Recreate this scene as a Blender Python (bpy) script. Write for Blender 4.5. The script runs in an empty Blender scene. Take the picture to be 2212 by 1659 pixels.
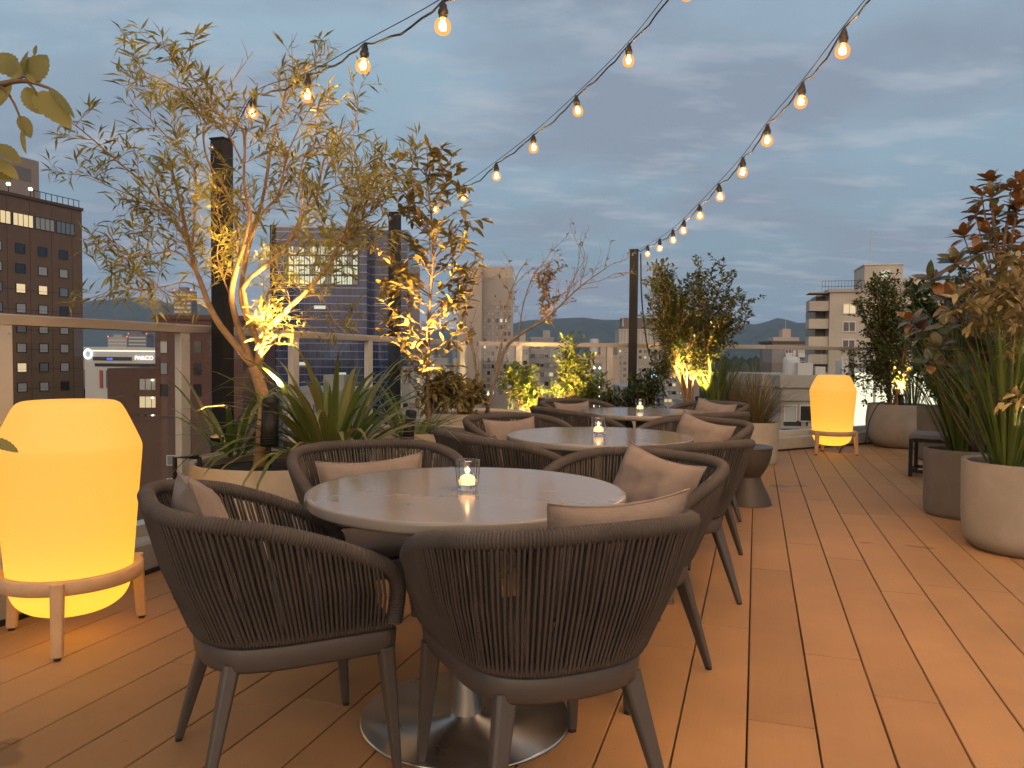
import bpy, math, random
from mathutils import Vector, Matrix, noise
R = math.radians
S = bpy.context.scene
C = S.collection
random.seed(7)
# ------------------------------------------------------------------ camera
FPX, CX, CY = 1662.0, 1106.0, 829.5          # focal length and centre in a 2212 x 1659 picture
CAMH, PITCH, ROLL = 1.167, math.atan(60/1662.0), 0.0087
_F = Vector((0, math.cos(PITCH), -math.sin(PITCH)))
_R0 = Vector((1, 0, 0)); _U0 = Vector((0, math.sin(PITCH), math.cos(PITCH)))
_RT = _R0*math.cos(ROLL) + _U0*math.sin(ROLL)
_UP = _U0*math.cos(ROLL) - _R0*math.sin(ROLL)
cam_d = bpy.data.cameras.new('camera'); cam = bpy.data.objects.new('camera', cam_d); C.objects.link(cam)
cam_d.sensor_width = 36; cam_d.lens = 36*FPX/2212
cam_d.clip_start = 0.05; cam_d.clip_end = 30000
cam.matrix_world = Matrix(((_RT.x, _UP.x, -_F.x, 0), (_RT.y, _UP.y, -_F.y, 0), (_RT.z, _UP.z, -_F.z, CAMH), (0, 0, 0, 1)))
S.camera = cam
EYE = Vector((0, 0, CAMH))
def ray(px, py): return _F + _RT*((px-CX)/FPX) - _UP*((py-CY)/FPX)
def at(px, py, Y):
    d = ray(px, py); return EYE + d*(Y/d.y)
def gnd(px, py, z=0.0):
    d = ray(px, py); return EYE + d*((z-CAMH)/d.z)
def gback(px, py, r):
    'centre of a round thing whose front touches the floor at a picture point'
    p = gnd(px, py); return p*(1+r/p.y)
# ------------------------------------------------------------------ world and render settings
W = bpy.data.worlds.new('World'); S.world = W; W.use_nodes = True
def N(t, kind, loc=None, **kw):
    n = t.nodes.new(kind)
    for k, v in kw.items(): setattr(n, k, v)
    return n
def setup_world():
    t = W.node_tree; t.nodes.clear(); L = t.links.new
    out = N(t, 'ShaderNodeOutputWorld')
    tc = N(t, 'ShaderNodeTexCoord'); sep = N(t, 'ShaderNodeSeparateXYZ'); L(tc.outputs['Generated'], sep.inputs[0])
    ramp = N(t, 'ShaderNodeValToRGB'); L(sep.outputs['Z'], ramp.inputs[0])
    e = ramp.color_ramp.elements
    e[0].position = 0.0; e[0].color = (.20, .285, .365, 1)
    e[1].position = 1.0; e[1].color = (.26, .37, .50, 1)
    for p, c in ((.12, (.205, .295, .375, 1)), (.25, (.25, .355, .445, 1)), (.45, (.30, .42, .52, 1))):
        q = e.new(p); q.color = c
    # clouds projected on a high plane
    add = N(t, 'ShaderNodeMath', operation='ADD'); add.inputs[1].default_value = .13; L(sep.outputs['Z'], add.inputs[0])
    dx = N(t, 'ShaderNodeMath', operation='DIVIDE'); L(sep.outputs['X'], dx.inputs[0]); L(add.outputs[0], dx.inputs[1])
    dy = N(t, 'ShaderNodeMath', operation='DIVIDE'); L(sep.outputs['Y'], dy.inputs[0]); L(add.outputs[0], dy.inputs[1])
    cmb = N(t, 'ShaderNodeCombineXYZ'); L(dx.outputs[0], cmb.inputs[0]); L(dy.outputs[0], cmb.inputs[1])
    mp = N(t, 'ShaderNodeMapping'); L(cmb.outputs[0], mp.inputs[0]); mp.inputs['Rotation'].default_value = (0, 0, R(14)); mp.inputs['Location'].default_value = (1.7, .6, 0)
    mp.inputs['Scale'].default_value = (.8, 1.15, 1)
    n1 = N(t, 'ShaderNodeTexNoise'); L(mp.outputs[0], n1.inputs['Vector']); n1.inputs['Scale'].default_value = 1.0; n1.inputs['Detail'].default_value = 7; n1.inputs['Roughness'].default_value = .52
    n1.inputs['Distortion'].default_value = .35
    r1 = N(t, 'ShaderNodeValToRGB'); L(n1.outputs['Fac'], r1.inputs[0]); r1.color_ramp.elements[0].position = .43; r1.color_ramp.elements[1].position = .60
    m1 = N(t, 'ShaderNodeMix', data_type='RGBA'); L(ramp.outputs[0], m1.inputs[6]); m1.inputs[7].default_value = (.222, .268, .345, 1)
    f1 = N(t, 'ShaderNodeMath', operation='MULTIPLY'); L(r1.outputs[0], f1.inputs[0]); f1.inputs[1].default_value = .9; L(f1.outputs[0], m1.inputs[0])
    mp2 = N(t, 'ShaderNodeMapping'); L(cmb.outputs[0], mp2.inputs[0]); mp2.inputs['Rotation'].default_value = (0, 0, R(-12)); mp2.inputs['Scale'].default_value = (1.3, 2.3, 1); mp2.inputs['Location'].default_value = (.3, 2.2, 0)
    n2 = N(t, 'ShaderNodeTexNoise'); L(mp2.outputs[0], n2.inputs['Vector']); n2.inputs['Scale'].default_value = 2.0; n2.inputs['Detail'].default_value = 8; n2.inputs['Roughness'].default_value = .6
    r2 = N(t, 'ShaderNodeValToRGB'); L(n2.outputs['Fac'], r2.inputs[0]); r2.color_ramp.elements[0].position = .5; r2.color_ramp.elements[1].position = .76
    m2 = N(t, 'ShaderNodeMix', data_type='RGBA'); L(m1.outputs[2], m2.inputs[6]); m2.inputs[7].default_value = (.46, .48, .53, 1)
    f2 = N(t, 'ShaderNodeMath', operation='MULTIPLY'); L(r2.outputs[0], f2.inputs[0]); f2.inputs[1].default_value = .62; L(f2.outputs[0], m2.inputs[0])
    # afterglow of the sunset behind the camera
    neg = N(t, 'ShaderNodeMath', operation='MULTIPLY_ADD', use_clamp=True); L(sep.outputs['Y'], neg.inputs[0]); neg.inputs[1].default_value = -1.0; neg.inputs[2].default_value = 0.0
    pw = N(t, 'ShaderNodeMath', operation='POWER'); L(neg.outputs[0], pw.inputs[0]); pw.inputs[1].default_value = 1.3
    gl = N(t, 'ShaderNodeMix', data_type='RGBA', blend_type='ADD'); L(pw.outputs[0], gl.inputs[0]); L(m2.outputs[2], gl.inputs[6]); gl.inputs[7].default_value = (1.55, 1.02, .60, 1)
    bg = N(t, 'ShaderNodeBackground'); L(gl.outputs[2], bg.inputs[0]); bg.inputs[1].default_value = 1.15
    sky = N(t, 'ShaderNodeTexSky'); sky.sky_type = 'NISHITA'; sky.sun_disc = False; sky.sun_elevation = R(1.0); sky.sun_rotation = R(200)
    bs = N(t, 'ShaderNodeBackground'); L(sky.outputs[0], bs.inputs[0]); bs.inputs[1].default_value = .012
    sm = N(t, 'ShaderNodeAddShader'); L(bg.outputs[0], sm.inputs[0]); L(bs.outputs[0], sm.inputs[1]); L(sm.outputs[0], out.inputs[0])
setup_world()
S.view_settings.view_transform = 'Standard'; S.view_settings.look = 'None'; S.view_settings.exposure = 0.0; S.view_settings.gamma = 1.0
S.render.engine = 'CYCLES'
S.cycles.use_denoising = True
S.cycles.max_bounces = 8; S.cycles.transparent_max_bounces = 24; S.cycles.sample_clamp_indirect = 4.0
S.cycles.caustics_reflective = False; S.cycles.caustics_refractive = False
S.cycles.blur_glossy = .5
# faint warm light of the sun just set behind the viewer
sd = bpy.data.lights.new('sun', 'SUN'); sd.energy = .22; sd.angle = R(25); sd.color = (1, .8, .62)
so = bpy.data.objects.new('sun', sd); C.objects.link(so); so.rotation_euler = (R(72), 0, R(-20))
# ------------------------------------------------------------------ object helpers
def tag(o, label=None, cat=None, group=None, kind=None):
    if label: o['label'] = label
    if cat: o['category'] = cat
    if group: o['group'] = group
    if kind: o['kind'] = kind
    return o
def empty(name, loc=(0, 0, 0), rz=0.0, label=None, cat=None, group=None):
    o = bpy.data.objects.new(name, None); C.objects.link(o); o.location = loc; o.rotation_euler = (0, 0, rz)
    o.empty_display_size = .1
    return tag(o, label, cat, group)
class MB:
    def __init__(s): s.v = []; s.f = []; s.m = []; s.mi = 0
    def add(s, vs, fs):
        b = len(s.v); s.v.extend([tuple(p) for p in vs]); s.f.extend([tuple(i+b for i in q) for q in fs]); s.m.extend([s.mi]*len(fs))
    def box(s, c, size, rot=None, taper=1.0):
        x, y, z = (k*.5 for k in size); c = Vector(c)
        vs = [Vector((a*x*(taper if d < 0 else 1), b*y*(taper if d < 0 else 1), d*z)) for d in (-1, 1) for a, b in ((-1, -1), (1, -1), (1, 1), (-1, 1))]
        if rot is not None: vs = [rot @ p for p in vs]
        s.add([p+c for p in vs], [(3, 2, 1, 0), (4, 5, 6, 7), (0, 1, 5, 4), (1, 2, 6, 5), (2, 3, 7, 6), (3, 0, 4, 7)])
    def bbox(s, lo, hi): s.box([(a+b)/2 for a, b in zip(lo, hi)], [b-a for a, b in zip(lo, hi)])
    def bar(s, a, b, w, h, w2=None, h2=None):
        "rectangular bar from a to b, w across (horizontal), h along the other side, with bevelled corners"
        a, b = Vector(a), Vector(b); d = (b-a).normalized()
        up = Vector((0, 0, 1)) if abs(d.z) < .9 else Vector((0, 1, 0))
        x = d.cross(up).normalized(); y = x.cross(d)
        w2 = w if w2 is None else w2; h2 = h if h2 is None else h2
        vs = []
        for p, ww, hh in ((a, w, h), (b, w2, h2)):
            k = min(ww, hh)*.18
            for i, j in ((ww/2-k, hh/2), (-ww/2+k, hh/2), (-ww/2, hh/2-k), (-ww/2, -hh/2+k), (-ww/2+k, -hh/2), (ww/2-k, -hh/2), (ww/2, -hh/2+k), (ww/2, hh/2-k)):
                vs.append(p+x*i+y*j)
        s.add(vs, [tuple(range(8)), tuple(range(15, 7, -1))] + [(i, 8+i, 8+(i+1) % 8, (i+1) % 8) for i in range(8)])
    def tube(s, pts, r, n=6, caps=True, flat=1.0):
        pts = [Vector(p) for p in pts]; m = len(pts)
        rs = r if isinstance(r, (list, tuple)) else [r]*m
        vs = []; prev = None
        for i, p in enumerate(pts):
            d = (pts[min(i+1, m-1)]-pts[max(i-1, 0)])
            if d.length < 1e-9: d = Vector((0, 0, 1))
            d.normalize()
            if prev is None:
                a = Vector((0, 0, 1)) if abs(d.z) < .9 else Vector((1, 0, 0))
                x = d.cross(a).normalized()
            else:
                x = prev-d*prev.dot(d)
                x = x.normalized() if x.length > 1e-6 else d.orthogonal().normalized()
            prev = x; y = d.cross(x)
            for k in range(n):
                t = 2*math.pi*k/n
                vs.append(p+(x*math.cos(t)+y*math.sin(t)*flat)*rs[i])
        fs = [(i*n+k, i*n+(k+1) % n, (i+1)*n+(k+1) % n, (i+1)*n+k) for i in range(m-1) for k in range(n)]
        if caps: fs += [tuple(range(n-1, -1, -1)), tuple(range((m-1)*n, m*n))]
        s.add(vs, fs)
    def lathe(s, prof, n=48, c=(0, 0, 0), close=False):
        c = Vector(c); vs = []; m = len(prof)
        for r, z in prof:
            for k in range(n):
                t = 2*math.pi*k/n; vs.append(c+Vector((r*math.cos(t), r*math.sin(t), z)))
        fs = [(i*n+k, i*n+(k+1) % n, (i+1)*n+(k+1) % n, (i+1)*n+k) for i in range(m-1) for k in range(n)]
        if not close:
            if prof[0][0] > 1e-5: fs.append(tuple(range(n-1, -1, -1)))
            if prof[-1][0] > 1e-5: fs.append(tuple(range((m-1)*n, m*n)))
        s.add(vs, fs)
    def leaf(s, p, d, nrm, l, w, fold=.15, droop=.1):
        d = d.normalized(); x = d.cross(nrm)
        x = x.normalized() if x.length > 1e-6 else d.orthogonal().normalized()
        y = x.cross(d)
        m = p+d*(l*.45)+y*(fold*w)
        s.add([p, m+x*(w*.5), p+d*l-y*(droop*l), m-x*(w*.5)], [(0, 1, 2, 3)])
    def bigleaf(s, p, d, nrm, l, w, fold=.2, droop=.15, st=(.22, .5, .78)):
        d = d.normalized(); x = d.cross(nrm)
        x = x.normalized() if x.length > 1e-6 else d.orthogonal().normalized()
        y = x.cross(d); vs = [p]
        for t in st:
            ww = w*.5*math.sin(math.pi*t**.85)**.75
            c = p+d*(l*t)-y*(droop*l*t*t)
            vs += [c-x*ww+y*fold*ww, c, c+x*ww+y*fold*ww]
        vs.append(p+d*l-y*(droop*l)); k = len(st)
        fs = [(0, 2, 1), (0, 3, 2)]
        for i in range(k-1):
            a = 1+3*i; fs += [(a, a+1, a+4, a+3), (a+1, a+2, a+5, a+4)]
        a = 1+3*(k-1); fs += [(a, a+1, a+3), (a+1, a+2, a+3)]
        s.add(vs, fs)
    def strap(s, p, d, l, w, arch, n=6, fold=.25):
        "arching strap leaf: starts along d, bends down by arch"
        d = d.normalized(); side = d.cross(Vector((0, 0, 1)))
        side = side.normalized() if side.length > 1e-4 else Vector((1, 0, 0))
        h = Vector((d.x, d.y, 0)); h = h.normalized() if h.length > 1e-4 else Vector((1, 0, 0))
        vs = []; q = p.copy(); el = math.asin(max(-1, min(1, d.z)))
        for i in range(n+1):
            t = i/n; ww = w*.5*min(1, (.55+1.6*t))*max(.02, (1-t**3.2))
            a = el-arch*t*t; dd = h*math.cos(a)+Vector((0, 0, math.sin(a)))
            nn = side.cross(dd)
            vs += [q-side*ww+nn*fold*ww, q.copy(), q+side*ww+nn*fold*ww]
            q = q+dd*(l/n)
        fs = []
        for i in range(n):
            a = 3*i; fs += [(a, a+1, a+4, a+3), (a+1, a+2, a+5, a+4)]
        s.add(vs, fs)
    def mesh(s, name, mats, smooth=False):
        me = bpy.data.meshes.new(name); me.from_pydata(s.v, [], s.f)
        for m in (mats if isinstance(mats, (list, tuple)) else [mats]): me.materials.append(m)
        if any(s.m): me.polygons.foreach_set('material_index', s.m)
        if smooth: me.polygons.foreach_set('use_smooth', [True]*len(s.f))
        me.update(); return me
    def build(s, name, mats, parent=None, smooth=False, bevel=0.0, auto=None):
        o = bpy.data.objects.new(name, s.mesh(name, mats, smooth)); C.objects.link(o); o.parent = parent
        if bevel:
            b = o.modifiers.new('bevel', 'BEVEL'); b.width = bevel; b.segments = 2; b.limit_method = 'ANGLE'; b.angle_limit = R(40)
        return o
def inst(name, me, parent=None, loc=(0, 0, 0), rz=0.0):
    o = bpy.data.objects.new(name, me); C.objects.link(o); o.parent = parent; o.location = loc; o.rotation_euler = (0, 0, rz); return o
def kids(o): return [c for c in bpy.data.objects if c.parent == o]
def copy_tree(o, parent=None):
    c = o.copy(); C.objects.link(c); c.parent = parent
    for k in kids(o): copy_tree(k, c)
    return c
def crom(P, n):
    P = [Vector(p) for p in P]; Q = [P[0]*2-P[1]]+P+[P[-1]*2-P[-2]]; out = []
    m = len(P)-1
    for i in range(n+1):
        t = i/n*m; k = min(int(t), m-1); f = t-k
        a, b, c, d = Q[k:k+4]
        out.append(.5*((2*b)+(c-a)*f+(2*a-5*b+4*c-d)*f*f+(3*b-a-3*c+d)*f**3))
    return out
def resample(P, n):
    L = [0]
    for a, b in zip(P, P[1:]): L.append(L[-1]+(b-a).length)
    out = []; k = 0
    for i in range(n+1):
        t = L[-1]*i/n
        while k < len(P)-2 and L[k+1] < t: k += 1
        f = (t-L[k])/max(1e-9, L[k+1]-L[k]); out.append(P[k].lerp(P[k+1], min(1, f)))
    return out
def rnd(a, b): return random.uniform(a, b)
def rvec():
    while True:
        v = Vector((rnd(-1, 1), rnd(-1, 1), rnd(-1, 1)))
        if .05 < v.length < 1: return v.normalized()
# ------------------------------------------------------------------ materials
def mat(name, col, rough=.6, metal=0.0, spec=.5, noise_s=0, noise_a=.15, bump=0.0, bump_s=60, emit=None, es=0, coat=0):
    m = bpy.data.materials.new(name); m.use_nodes = True; t = m.node_tree; b = t.nodes['Principled BSDF']; L = t.links.new
    b.inputs['Base Color'].default_value = (*col, 1); b.inputs['Roughness'].default_value = rough; b.inputs['Metallic'].default_value = metal
    b.inputs['Specular IOR Level'].default_value = spec
    if coat: b.inputs['Coat Weight'].default_value = coat; b.inputs['Coat Roughness'].default_value = .08
    if emit: b.inputs['Emission Color'].default_value = (*emit, 1); b.inputs['Emission Strength'].default_value = es
    tc = N(t, 'ShaderNodeTexCoord') if (noise_s or bump) else None
    if noise_s:
        n = N(t, 'ShaderNodeTexNoise'); L(tc.outputs['Object'], n.inputs['Vector']); n.inputs['Scale'].default_value = noise_s; n.inputs['Detail'].default_value = 6; n.inputs['Roughness'].default_value = .6
        mr = N(t, 'ShaderNodeMapRange'); L(n.outputs['Fac'], mr.inputs[0]); mr.inputs[1].default_value = .3; mr.inputs[2].default_value = .7; mr.inputs[3].default_value = 1-noise_a; mr.inputs[4].default_value = 1+noise_a
        mx = N(t, 'ShaderNodeVectorMath', operation='SCALE'); mx.inputs[0].default_value = col; L(mr.outputs[0], mx.inputs['Scale']); L(mx.outputs[0], b.inputs['Base Color'])
        mr2 = N(t, 'ShaderNodeMapRange'); L(n.outputs['Fac'], mr2.inputs[0]); mr2.inputs[3].default_value = max(.02, rough-.1); mr2.inputs[4].default_value = min(1, rough+.1); L(mr2.outputs[0], b.inputs['Roughness'])
    if bump:
        n = N(t, 'ShaderNodeTexNoise'); L(tc.outputs['Object'], n.inputs['Vector']); n.inputs['Scale'].default_value = bump_s; n.inputs['Detail'].default_value = 5
        bp = N(t, 'ShaderNodeBump'); bp.inputs['Strength'].default_value = bump; bp.inputs['Distance'].default_value = .01; L(n.outputs['Fac'], bp.inputs['Height']); L(bp.outputs[0], b.inputs['Normal'])
    return m
def leafmat(name, cols, trans=.35, rough=.45, spec=.4, back=None):
    m = bpy.data.materials.new(name); m.use_nodes = True; t = m.node_tree; b = t.nodes['Principled BSDF']; L = t.links.new
    g = N(t, 'ShaderNodeNewGeometry'); rp = N(t, 'ShaderNodeValToRGB'); L(g.outputs['Random Per Island'], rp.inputs[0])
    e = rp.color_ramp.elements; n = len(cols)
    e[0].color = (*cols[0], 1); e[1].color = (*cols[-1], 1); e[1].position = 1
    for i in range(1, n-1): q = e.new(i/(n-1)); q.color = (*cols[i], 1)
    col = rp.outputs[0]
    if back:
        mx = N(t, 'ShaderNodeMix', data_type='RGBA'); L(g.outputs['Backfacing'], mx.inputs[0]); L(rp.outputs[0], mx.inputs[6]); mx.inputs[7].default_value = (*back, 1); col = mx.outputs[2]
    L(col, b.inputs['Base Color']); b.inputs['Roughness'].default_value = rough; b.inputs['Specular IOR Level'].default_value = spec
    tr = N(t, 'ShaderNodeBsdfTranslucent'); L(col, tr.inputs[0])
    ms = N(t, 'ShaderNodeMixShader'); ms.inputs[0].default_value = trans; L(b.outputs[0], ms.inputs[1]); L(tr.outputs[0], ms.inputs[2])
    L(ms.outputs[0], t.nodes['Material Output'].inputs[0]); return m
def emis(name, col, s):
    m = bpy.data.materials.new(name); m.use_nodes = True; t = m.node_tree; t.nodes.clear()
    e = N(t, 'ShaderNodeEmission'); e.inputs[0].default_value = (*col, 1); e.inputs[1].default_value = s
    o = N(t, 'ShaderNodeOutputMaterial'); t.links.new(e.outputs[0], o.inputs[0]); return m
def thin_glass(name, tint=(.93, .95, .94), gloss=1.0, ior=1.5, add=None):
    m = bpy.data.materials.new(name); m.use_nodes = True; t = m.node_tree; t.nodes.clear(); L = t.links.new
    tr = N(t, 'ShaderNodeBsdfTransparent'); tr.inputs[0].default_value = (*tint, 1)
    gl = N(t, 'ShaderNodeBsdfGlossy'); gl.inputs[0].default_value = (gloss, gloss, gloss, 1); gl.inputs['Roughness'].default_value = .0
    fr = N(t, 'ShaderNodeFresnel'); fr.inputs[0].default_value = ior
    g = N(t, 'ShaderNodeNewGeometry'); fm = N(t, 'ShaderNodeMath', operation='SUBTRACT'); fm.inputs[0].default_value = 1; L(g.outputs['Backfacing'], fm.inputs[1])
    ff = N(t, 'ShaderNodeMath', operation='MULTIPLY'); L(fr.outputs[0], ff.inputs[0]); L(fm.outputs[0], ff.inputs[1])
    ms = N(t, 'ShaderNodeMixShader'); L(ff.outputs[0], ms.inputs[0]); L(tr.outputs[0], ms.inputs[1]); L(gl.outputs[0], ms.inputs[2])
    last = ms.outputs[0]
    if add:
        em = N(t, 'ShaderNodeEmission'); em.inputs[0].default_value = (*add[0], 1); em.inputs[1].default_value = add[1]
        ad = N(t, 'ShaderNodeAddShader'); L(last, ad.inputs[0]); L(em.outputs[0], ad.inputs[1]); last = ad.outputs[0]
    o = N(t, 'ShaderNodeOutputMaterial'); L(last, o.inputs[0]); return m
def deck_mat():
    m = mat('deck_boards', (.40, .20, .105), .62); t = m.node_tree; b = t.nodes['Principled BSDF']; L = t.links.new
    g = N(t, 'ShaderNodeNewGeometry'); tc = N(t, 'ShaderNodeTexCoord')
    mp = N(t, 'ShaderNodeMapping'); L(tc.outputs['Object'], mp.inputs[0]); mp.inputs['Rotation'].default_value = (0, 0, 0)
    r1 = N(t, 'ShaderNodeValToRGB'); L(g.outputs['Random Per Island'], r1.inputs[0])
    e = r1.color_ramp.elements; e[0].color = (.305, .165, .070, 1); e[1].color = (.385, .212, .092, 1)
    st = N(t, 'ShaderNodeMapping'); L(tc.outputs['Object'], st.inputs[0]); st.inputs['Scale'].default_value = (60, 1.5, 1)
    n1 = N(t, 'ShaderNodeTexNoise'); L(st.outputs[0], n1.inputs['Vector']); n1.inputs['Scale'].default_value = 2.0; n1.inputs['Detail'].default_value = 5
    n2 = N(t, 'ShaderNodeTexNoise'); L(tc.outputs['Object'], n2.inputs['Vector']); n2.inputs['Scale'].default_value = 1.6; n2.inputs['Detail'].default_value = 7; n2.inputs['Roughness'].default_value = .62
    mr = N(t, 'ShaderNodeMapRange'); L(n2.outputs['Fac'], mr.inputs[0]); mr.inputs[1].default_value = .3; mr.inputs[2].default_value = .7; mr.inputs[3].default_value = .82; mr.inputs[4].default_value = 1.13
    mr1 = N(t, 'ShaderNodeMapRange'); L(n1.outputs['Fac'], mr1.inputs[0]); mr1.inputs[3].default_value = .95; mr1.inputs[4].default_value = 1.05
    mm = N(t, 'ShaderNodeMath', operation='MULTIPLY'); L(mr.outputs[0], mm.inputs[0]); L(mr1.outputs[0], mm.inputs[1])
    # spilt-water stains: sharp edged, sparse
    n3 = N(t, 'ShaderNodeTexNoise'); L(tc.outputs['Object'], n3.inputs['Vector']); n3.inputs['Scale'].default_value = 1.05; n3.inputs['Detail'].default_value = 3.5
    r3 = N(t, 'ShaderNodeMapRange'); L(n3.outputs['Fac'], r3.inputs[0]); r3.inputs[1].default_value = .665; r3.inputs[2].default_value = .675; r3.inputs[3].default_value = 1; r3.inputs[4].default_value = .66
    m3 = N(t, 'ShaderNodeMath', operation='MULTIPLY'); L(mm.outputs[0], m3.inputs[0]); L(r3.outputs[0], m3.inputs[1])
    n4 = N(t, 'ShaderNodeTexNoise'); L(tc.outputs['Object'], n4.inputs['Vector']); n4.inputs['Scale'].default_value = 30; n4.inputs['Detail'].default_value = 3
    r4 = N(t, 'ShaderNodeMapRange'); L(n4.outputs['Fac'], r4.inputs[0]); r4.inputs[1].default_value = .72; r4.inputs[2].default_value = .78; r4.inputs[3].default_value = 1; r4.inputs[4].default_value = .8
    m4 = N(t, 'ShaderNodeMath', operation='MULTIPLY'); L(m3.outputs[0], m4.inputs[0]); L(r4.outputs[0], m4.inputs[1])
    sc = N(t, 'ShaderNodeVectorMath', operation='SCALE'); L(r1.outputs[0], sc.inputs[0]); L(m4.outputs[0], sc.inputs['Scale']); L(sc.outputs[0], b.inputs['Base Color'])
    ro = N(t, 'ShaderNodeMapRange'); L(n2.outputs['Fac'], ro.inputs[0]); ro.inputs[3].default_value = .5; ro.inputs[4].default_value = .72; L(ro.outputs[0], b.inputs['Roughness'])
    bp = N(t, 'ShaderNodeBump'); bp.inputs['Strength'].default_value = .12; bp.inputs['Distance'].default_value = .004; L(n1.outputs['Fac'], bp.inputs['Height']); L(bp.outputs[0], b.inputs['Normal'])
    b.inputs['Specular IOR Level'].default_value = .3
    return m
def rope_mat(name, col):
    m = mat(name, col, .8, spec=.25, noise_s=9, noise_a=.2); t = m.node_tree; b = t.nodes['Principled BSDF']; L = t.links.new
    tc = N(t, 'ShaderNodeTexCoord'); n = N(t, 'ShaderNodeTexNoise'); L(tc.outputs['Object'], n.inputs['Vector']); n.inputs['Scale'].default_value = 420
    bp = N(t, 'ShaderNodeBump'); bp.inputs['Strength'].default_value = .5; bp.inputs['Distance'].default_value = .003; L(n.outputs['Fac'], bp.inputs['Height']); L(bp.outputs[0], b.inputs['Normal'])
    return m
def fabric_mat(name, col):
    m = mat(name, col, .9, spec=.15, noise_s=14, noise_a=.1); t = m.node_tree; b = t.nodes['Principled BSDF']; L = t.links.new
    tc = N(t, 'ShaderNodeTexCoord'); h = None
    for sc in ((900, 60, 60), (60, 60, 900)):
        mp = N(t, 'ShaderNodeMapping'); L(tc.outputs['Object'], mp.inputs[0]); mp.inputs['Scale'].default_value = sc
        n = N(t, 'ShaderNodeTexNoise'); L(mp.outputs[0], n.inputs['Vector']); n.inputs['Scale'].default_value = .6; n.inputs['Detail'].default_value = 2
        if h is None: h = n
        else:
            ad = N(t, 'ShaderNodeMath', operation='ADD'); L(h.outputs['Fac'], ad.inputs[0]); L(n.outputs['Fac'], ad.inputs[1])
    bp = N(t, 'ShaderNodeBump'); bp.inputs['Strength'].default_value = .35; bp.inputs['Distance'].default_value = .003; L(ad.outputs[0], bp.inputs['Height']); L(bp.outputs[0], b.inputs['Normal'])
    return m
def lantern_mat():
    m = bpy.data.materials.new('lantern_shell'); m.use_nodes = True; t = m.node_tree; t.nodes.clear(); L = t.links.new
    tr = N(t, 'ShaderNodeBsdfTranslucent'); tr.inputs[0].default_value = (.95, .66, .13, 1)
    df = N(t, 'ShaderNodeBsdfPrincipled'); df.inputs['Base Color'].default_value = (.8, .7, .5, 1); df.inputs['Roughness'].default_value = .4
    ms = N(t, 'ShaderNodeMixShader'); ms.inputs[0].default_value = .25; L(tr.outputs[0], ms.inputs[1]); L(df.outputs[0], ms.inputs[2])
    em = N(t, 'ShaderNodeEmission'); em.inputs[0].default_value = (1, .54, .085, 1); em.inputs[1].default_value = .34
    ad = N(t, 'ShaderNodeAddShader'); L(ms.outputs[0], ad.inputs[0]); L(em.outputs[0], ad.inputs[1])
    o = N(t, 'ShaderNodeOutputMaterial'); L(ad.outputs[0], o.inputs[0]); return m
def curtain_mat(name, wall, line, pw, ph, lw=.12, rough=.15):
    "glass skin with horizontal spandrels; pattern in object space: x along facade, z up"
    m = mat(name, wall, rough, spec=.6); t = m.node_tree; b = t.nodes['Principled BSDF']; L = t.links.new
    tc = N(t, 'ShaderNodeTexCoord'); sp = N(t, 'ShaderNodeSeparateXYZ'); L(tc.outputs['Object'], sp.inputs[0])
    def grid(out, period, width):
        d = N(t, 'ShaderNodeMath', operation='DIVIDE'); L(out, d.inputs[0]); d.inputs[1].default_value = period
        f = N(t, 'ShaderNodeMath', operation='FRACT'); L(d.outputs[0], f.inputs[0])
        l = N(t, 'ShaderNodeMath', operation='LESS_THAN'); L(f.outputs[0], l.inputs[0]); l.inputs[1].default_value = width; return l.outputs[0], d.outputs[0]
    gz, dz = grid(sp.outputs['Z'], ph, lw); 
    ax = N(t, 'ShaderNodeMath', operation='ADD'); L(sp.outputs['X'], ax.inputs[0]); L(sp.outputs['Y'], ax.inputs[1])
    gx, dx2 = grid(ax.outputs[0], pw, lw*.5)
    fz = N(t, 'ShaderNodeMath', operation='FLOOR'); L(dz, fz.inputs[0]); fx = N(t, 'ShaderNodeMath', operation='FLOOR'); L(dx2, fx.inputs[0])
    cb = N(t, 'ShaderNodeCombineXYZ'); L(fx.outputs[0], cb.inputs[0]); L(fz.outputs[0], cb.inputs[1])
    wn = N(t, 'ShaderNodeTexWhiteNoise'); L(cb.outputs[0], wn.inputs['Vector'])
    mr = N(t, 'ShaderNodeMapRange'); L(wn.outputs['Value'], mr.inputs[0]); mr.inputs[3].default_value = .65; mr.inputs[4].default_value = 1.35
    sc = N(t, 'ShaderNodeVectorMath', operation='SCALE'); sc.inputs[0].default_value = wall; L(mr.outputs[0], sc.inputs['Scale'])
    mx = N(t, 'ShaderNodeMix', data_type='RGBA'); L(gz, mx.inputs[0]); L(sc.outputs[0], mx.inputs[6]); mx.inputs[7].default_value = (*line, 1)
    g2 = N(t, 'ShaderNodeMath', operation='MULTIPLY'); L(gx, g2.inputs[0]); g2.inputs[1].default_value = .35
    mx2 = N(t, 'ShaderNodeMix', data_type='RGBA'); L(g2.outputs[0], mx2.inputs[0]); L(mx.outputs[2], mx2.inputs[6]); mx2.inputs[7].default_value = (*line, 1)
    L(mx2.outputs[2], b.inputs['Base Color']); return m
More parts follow.
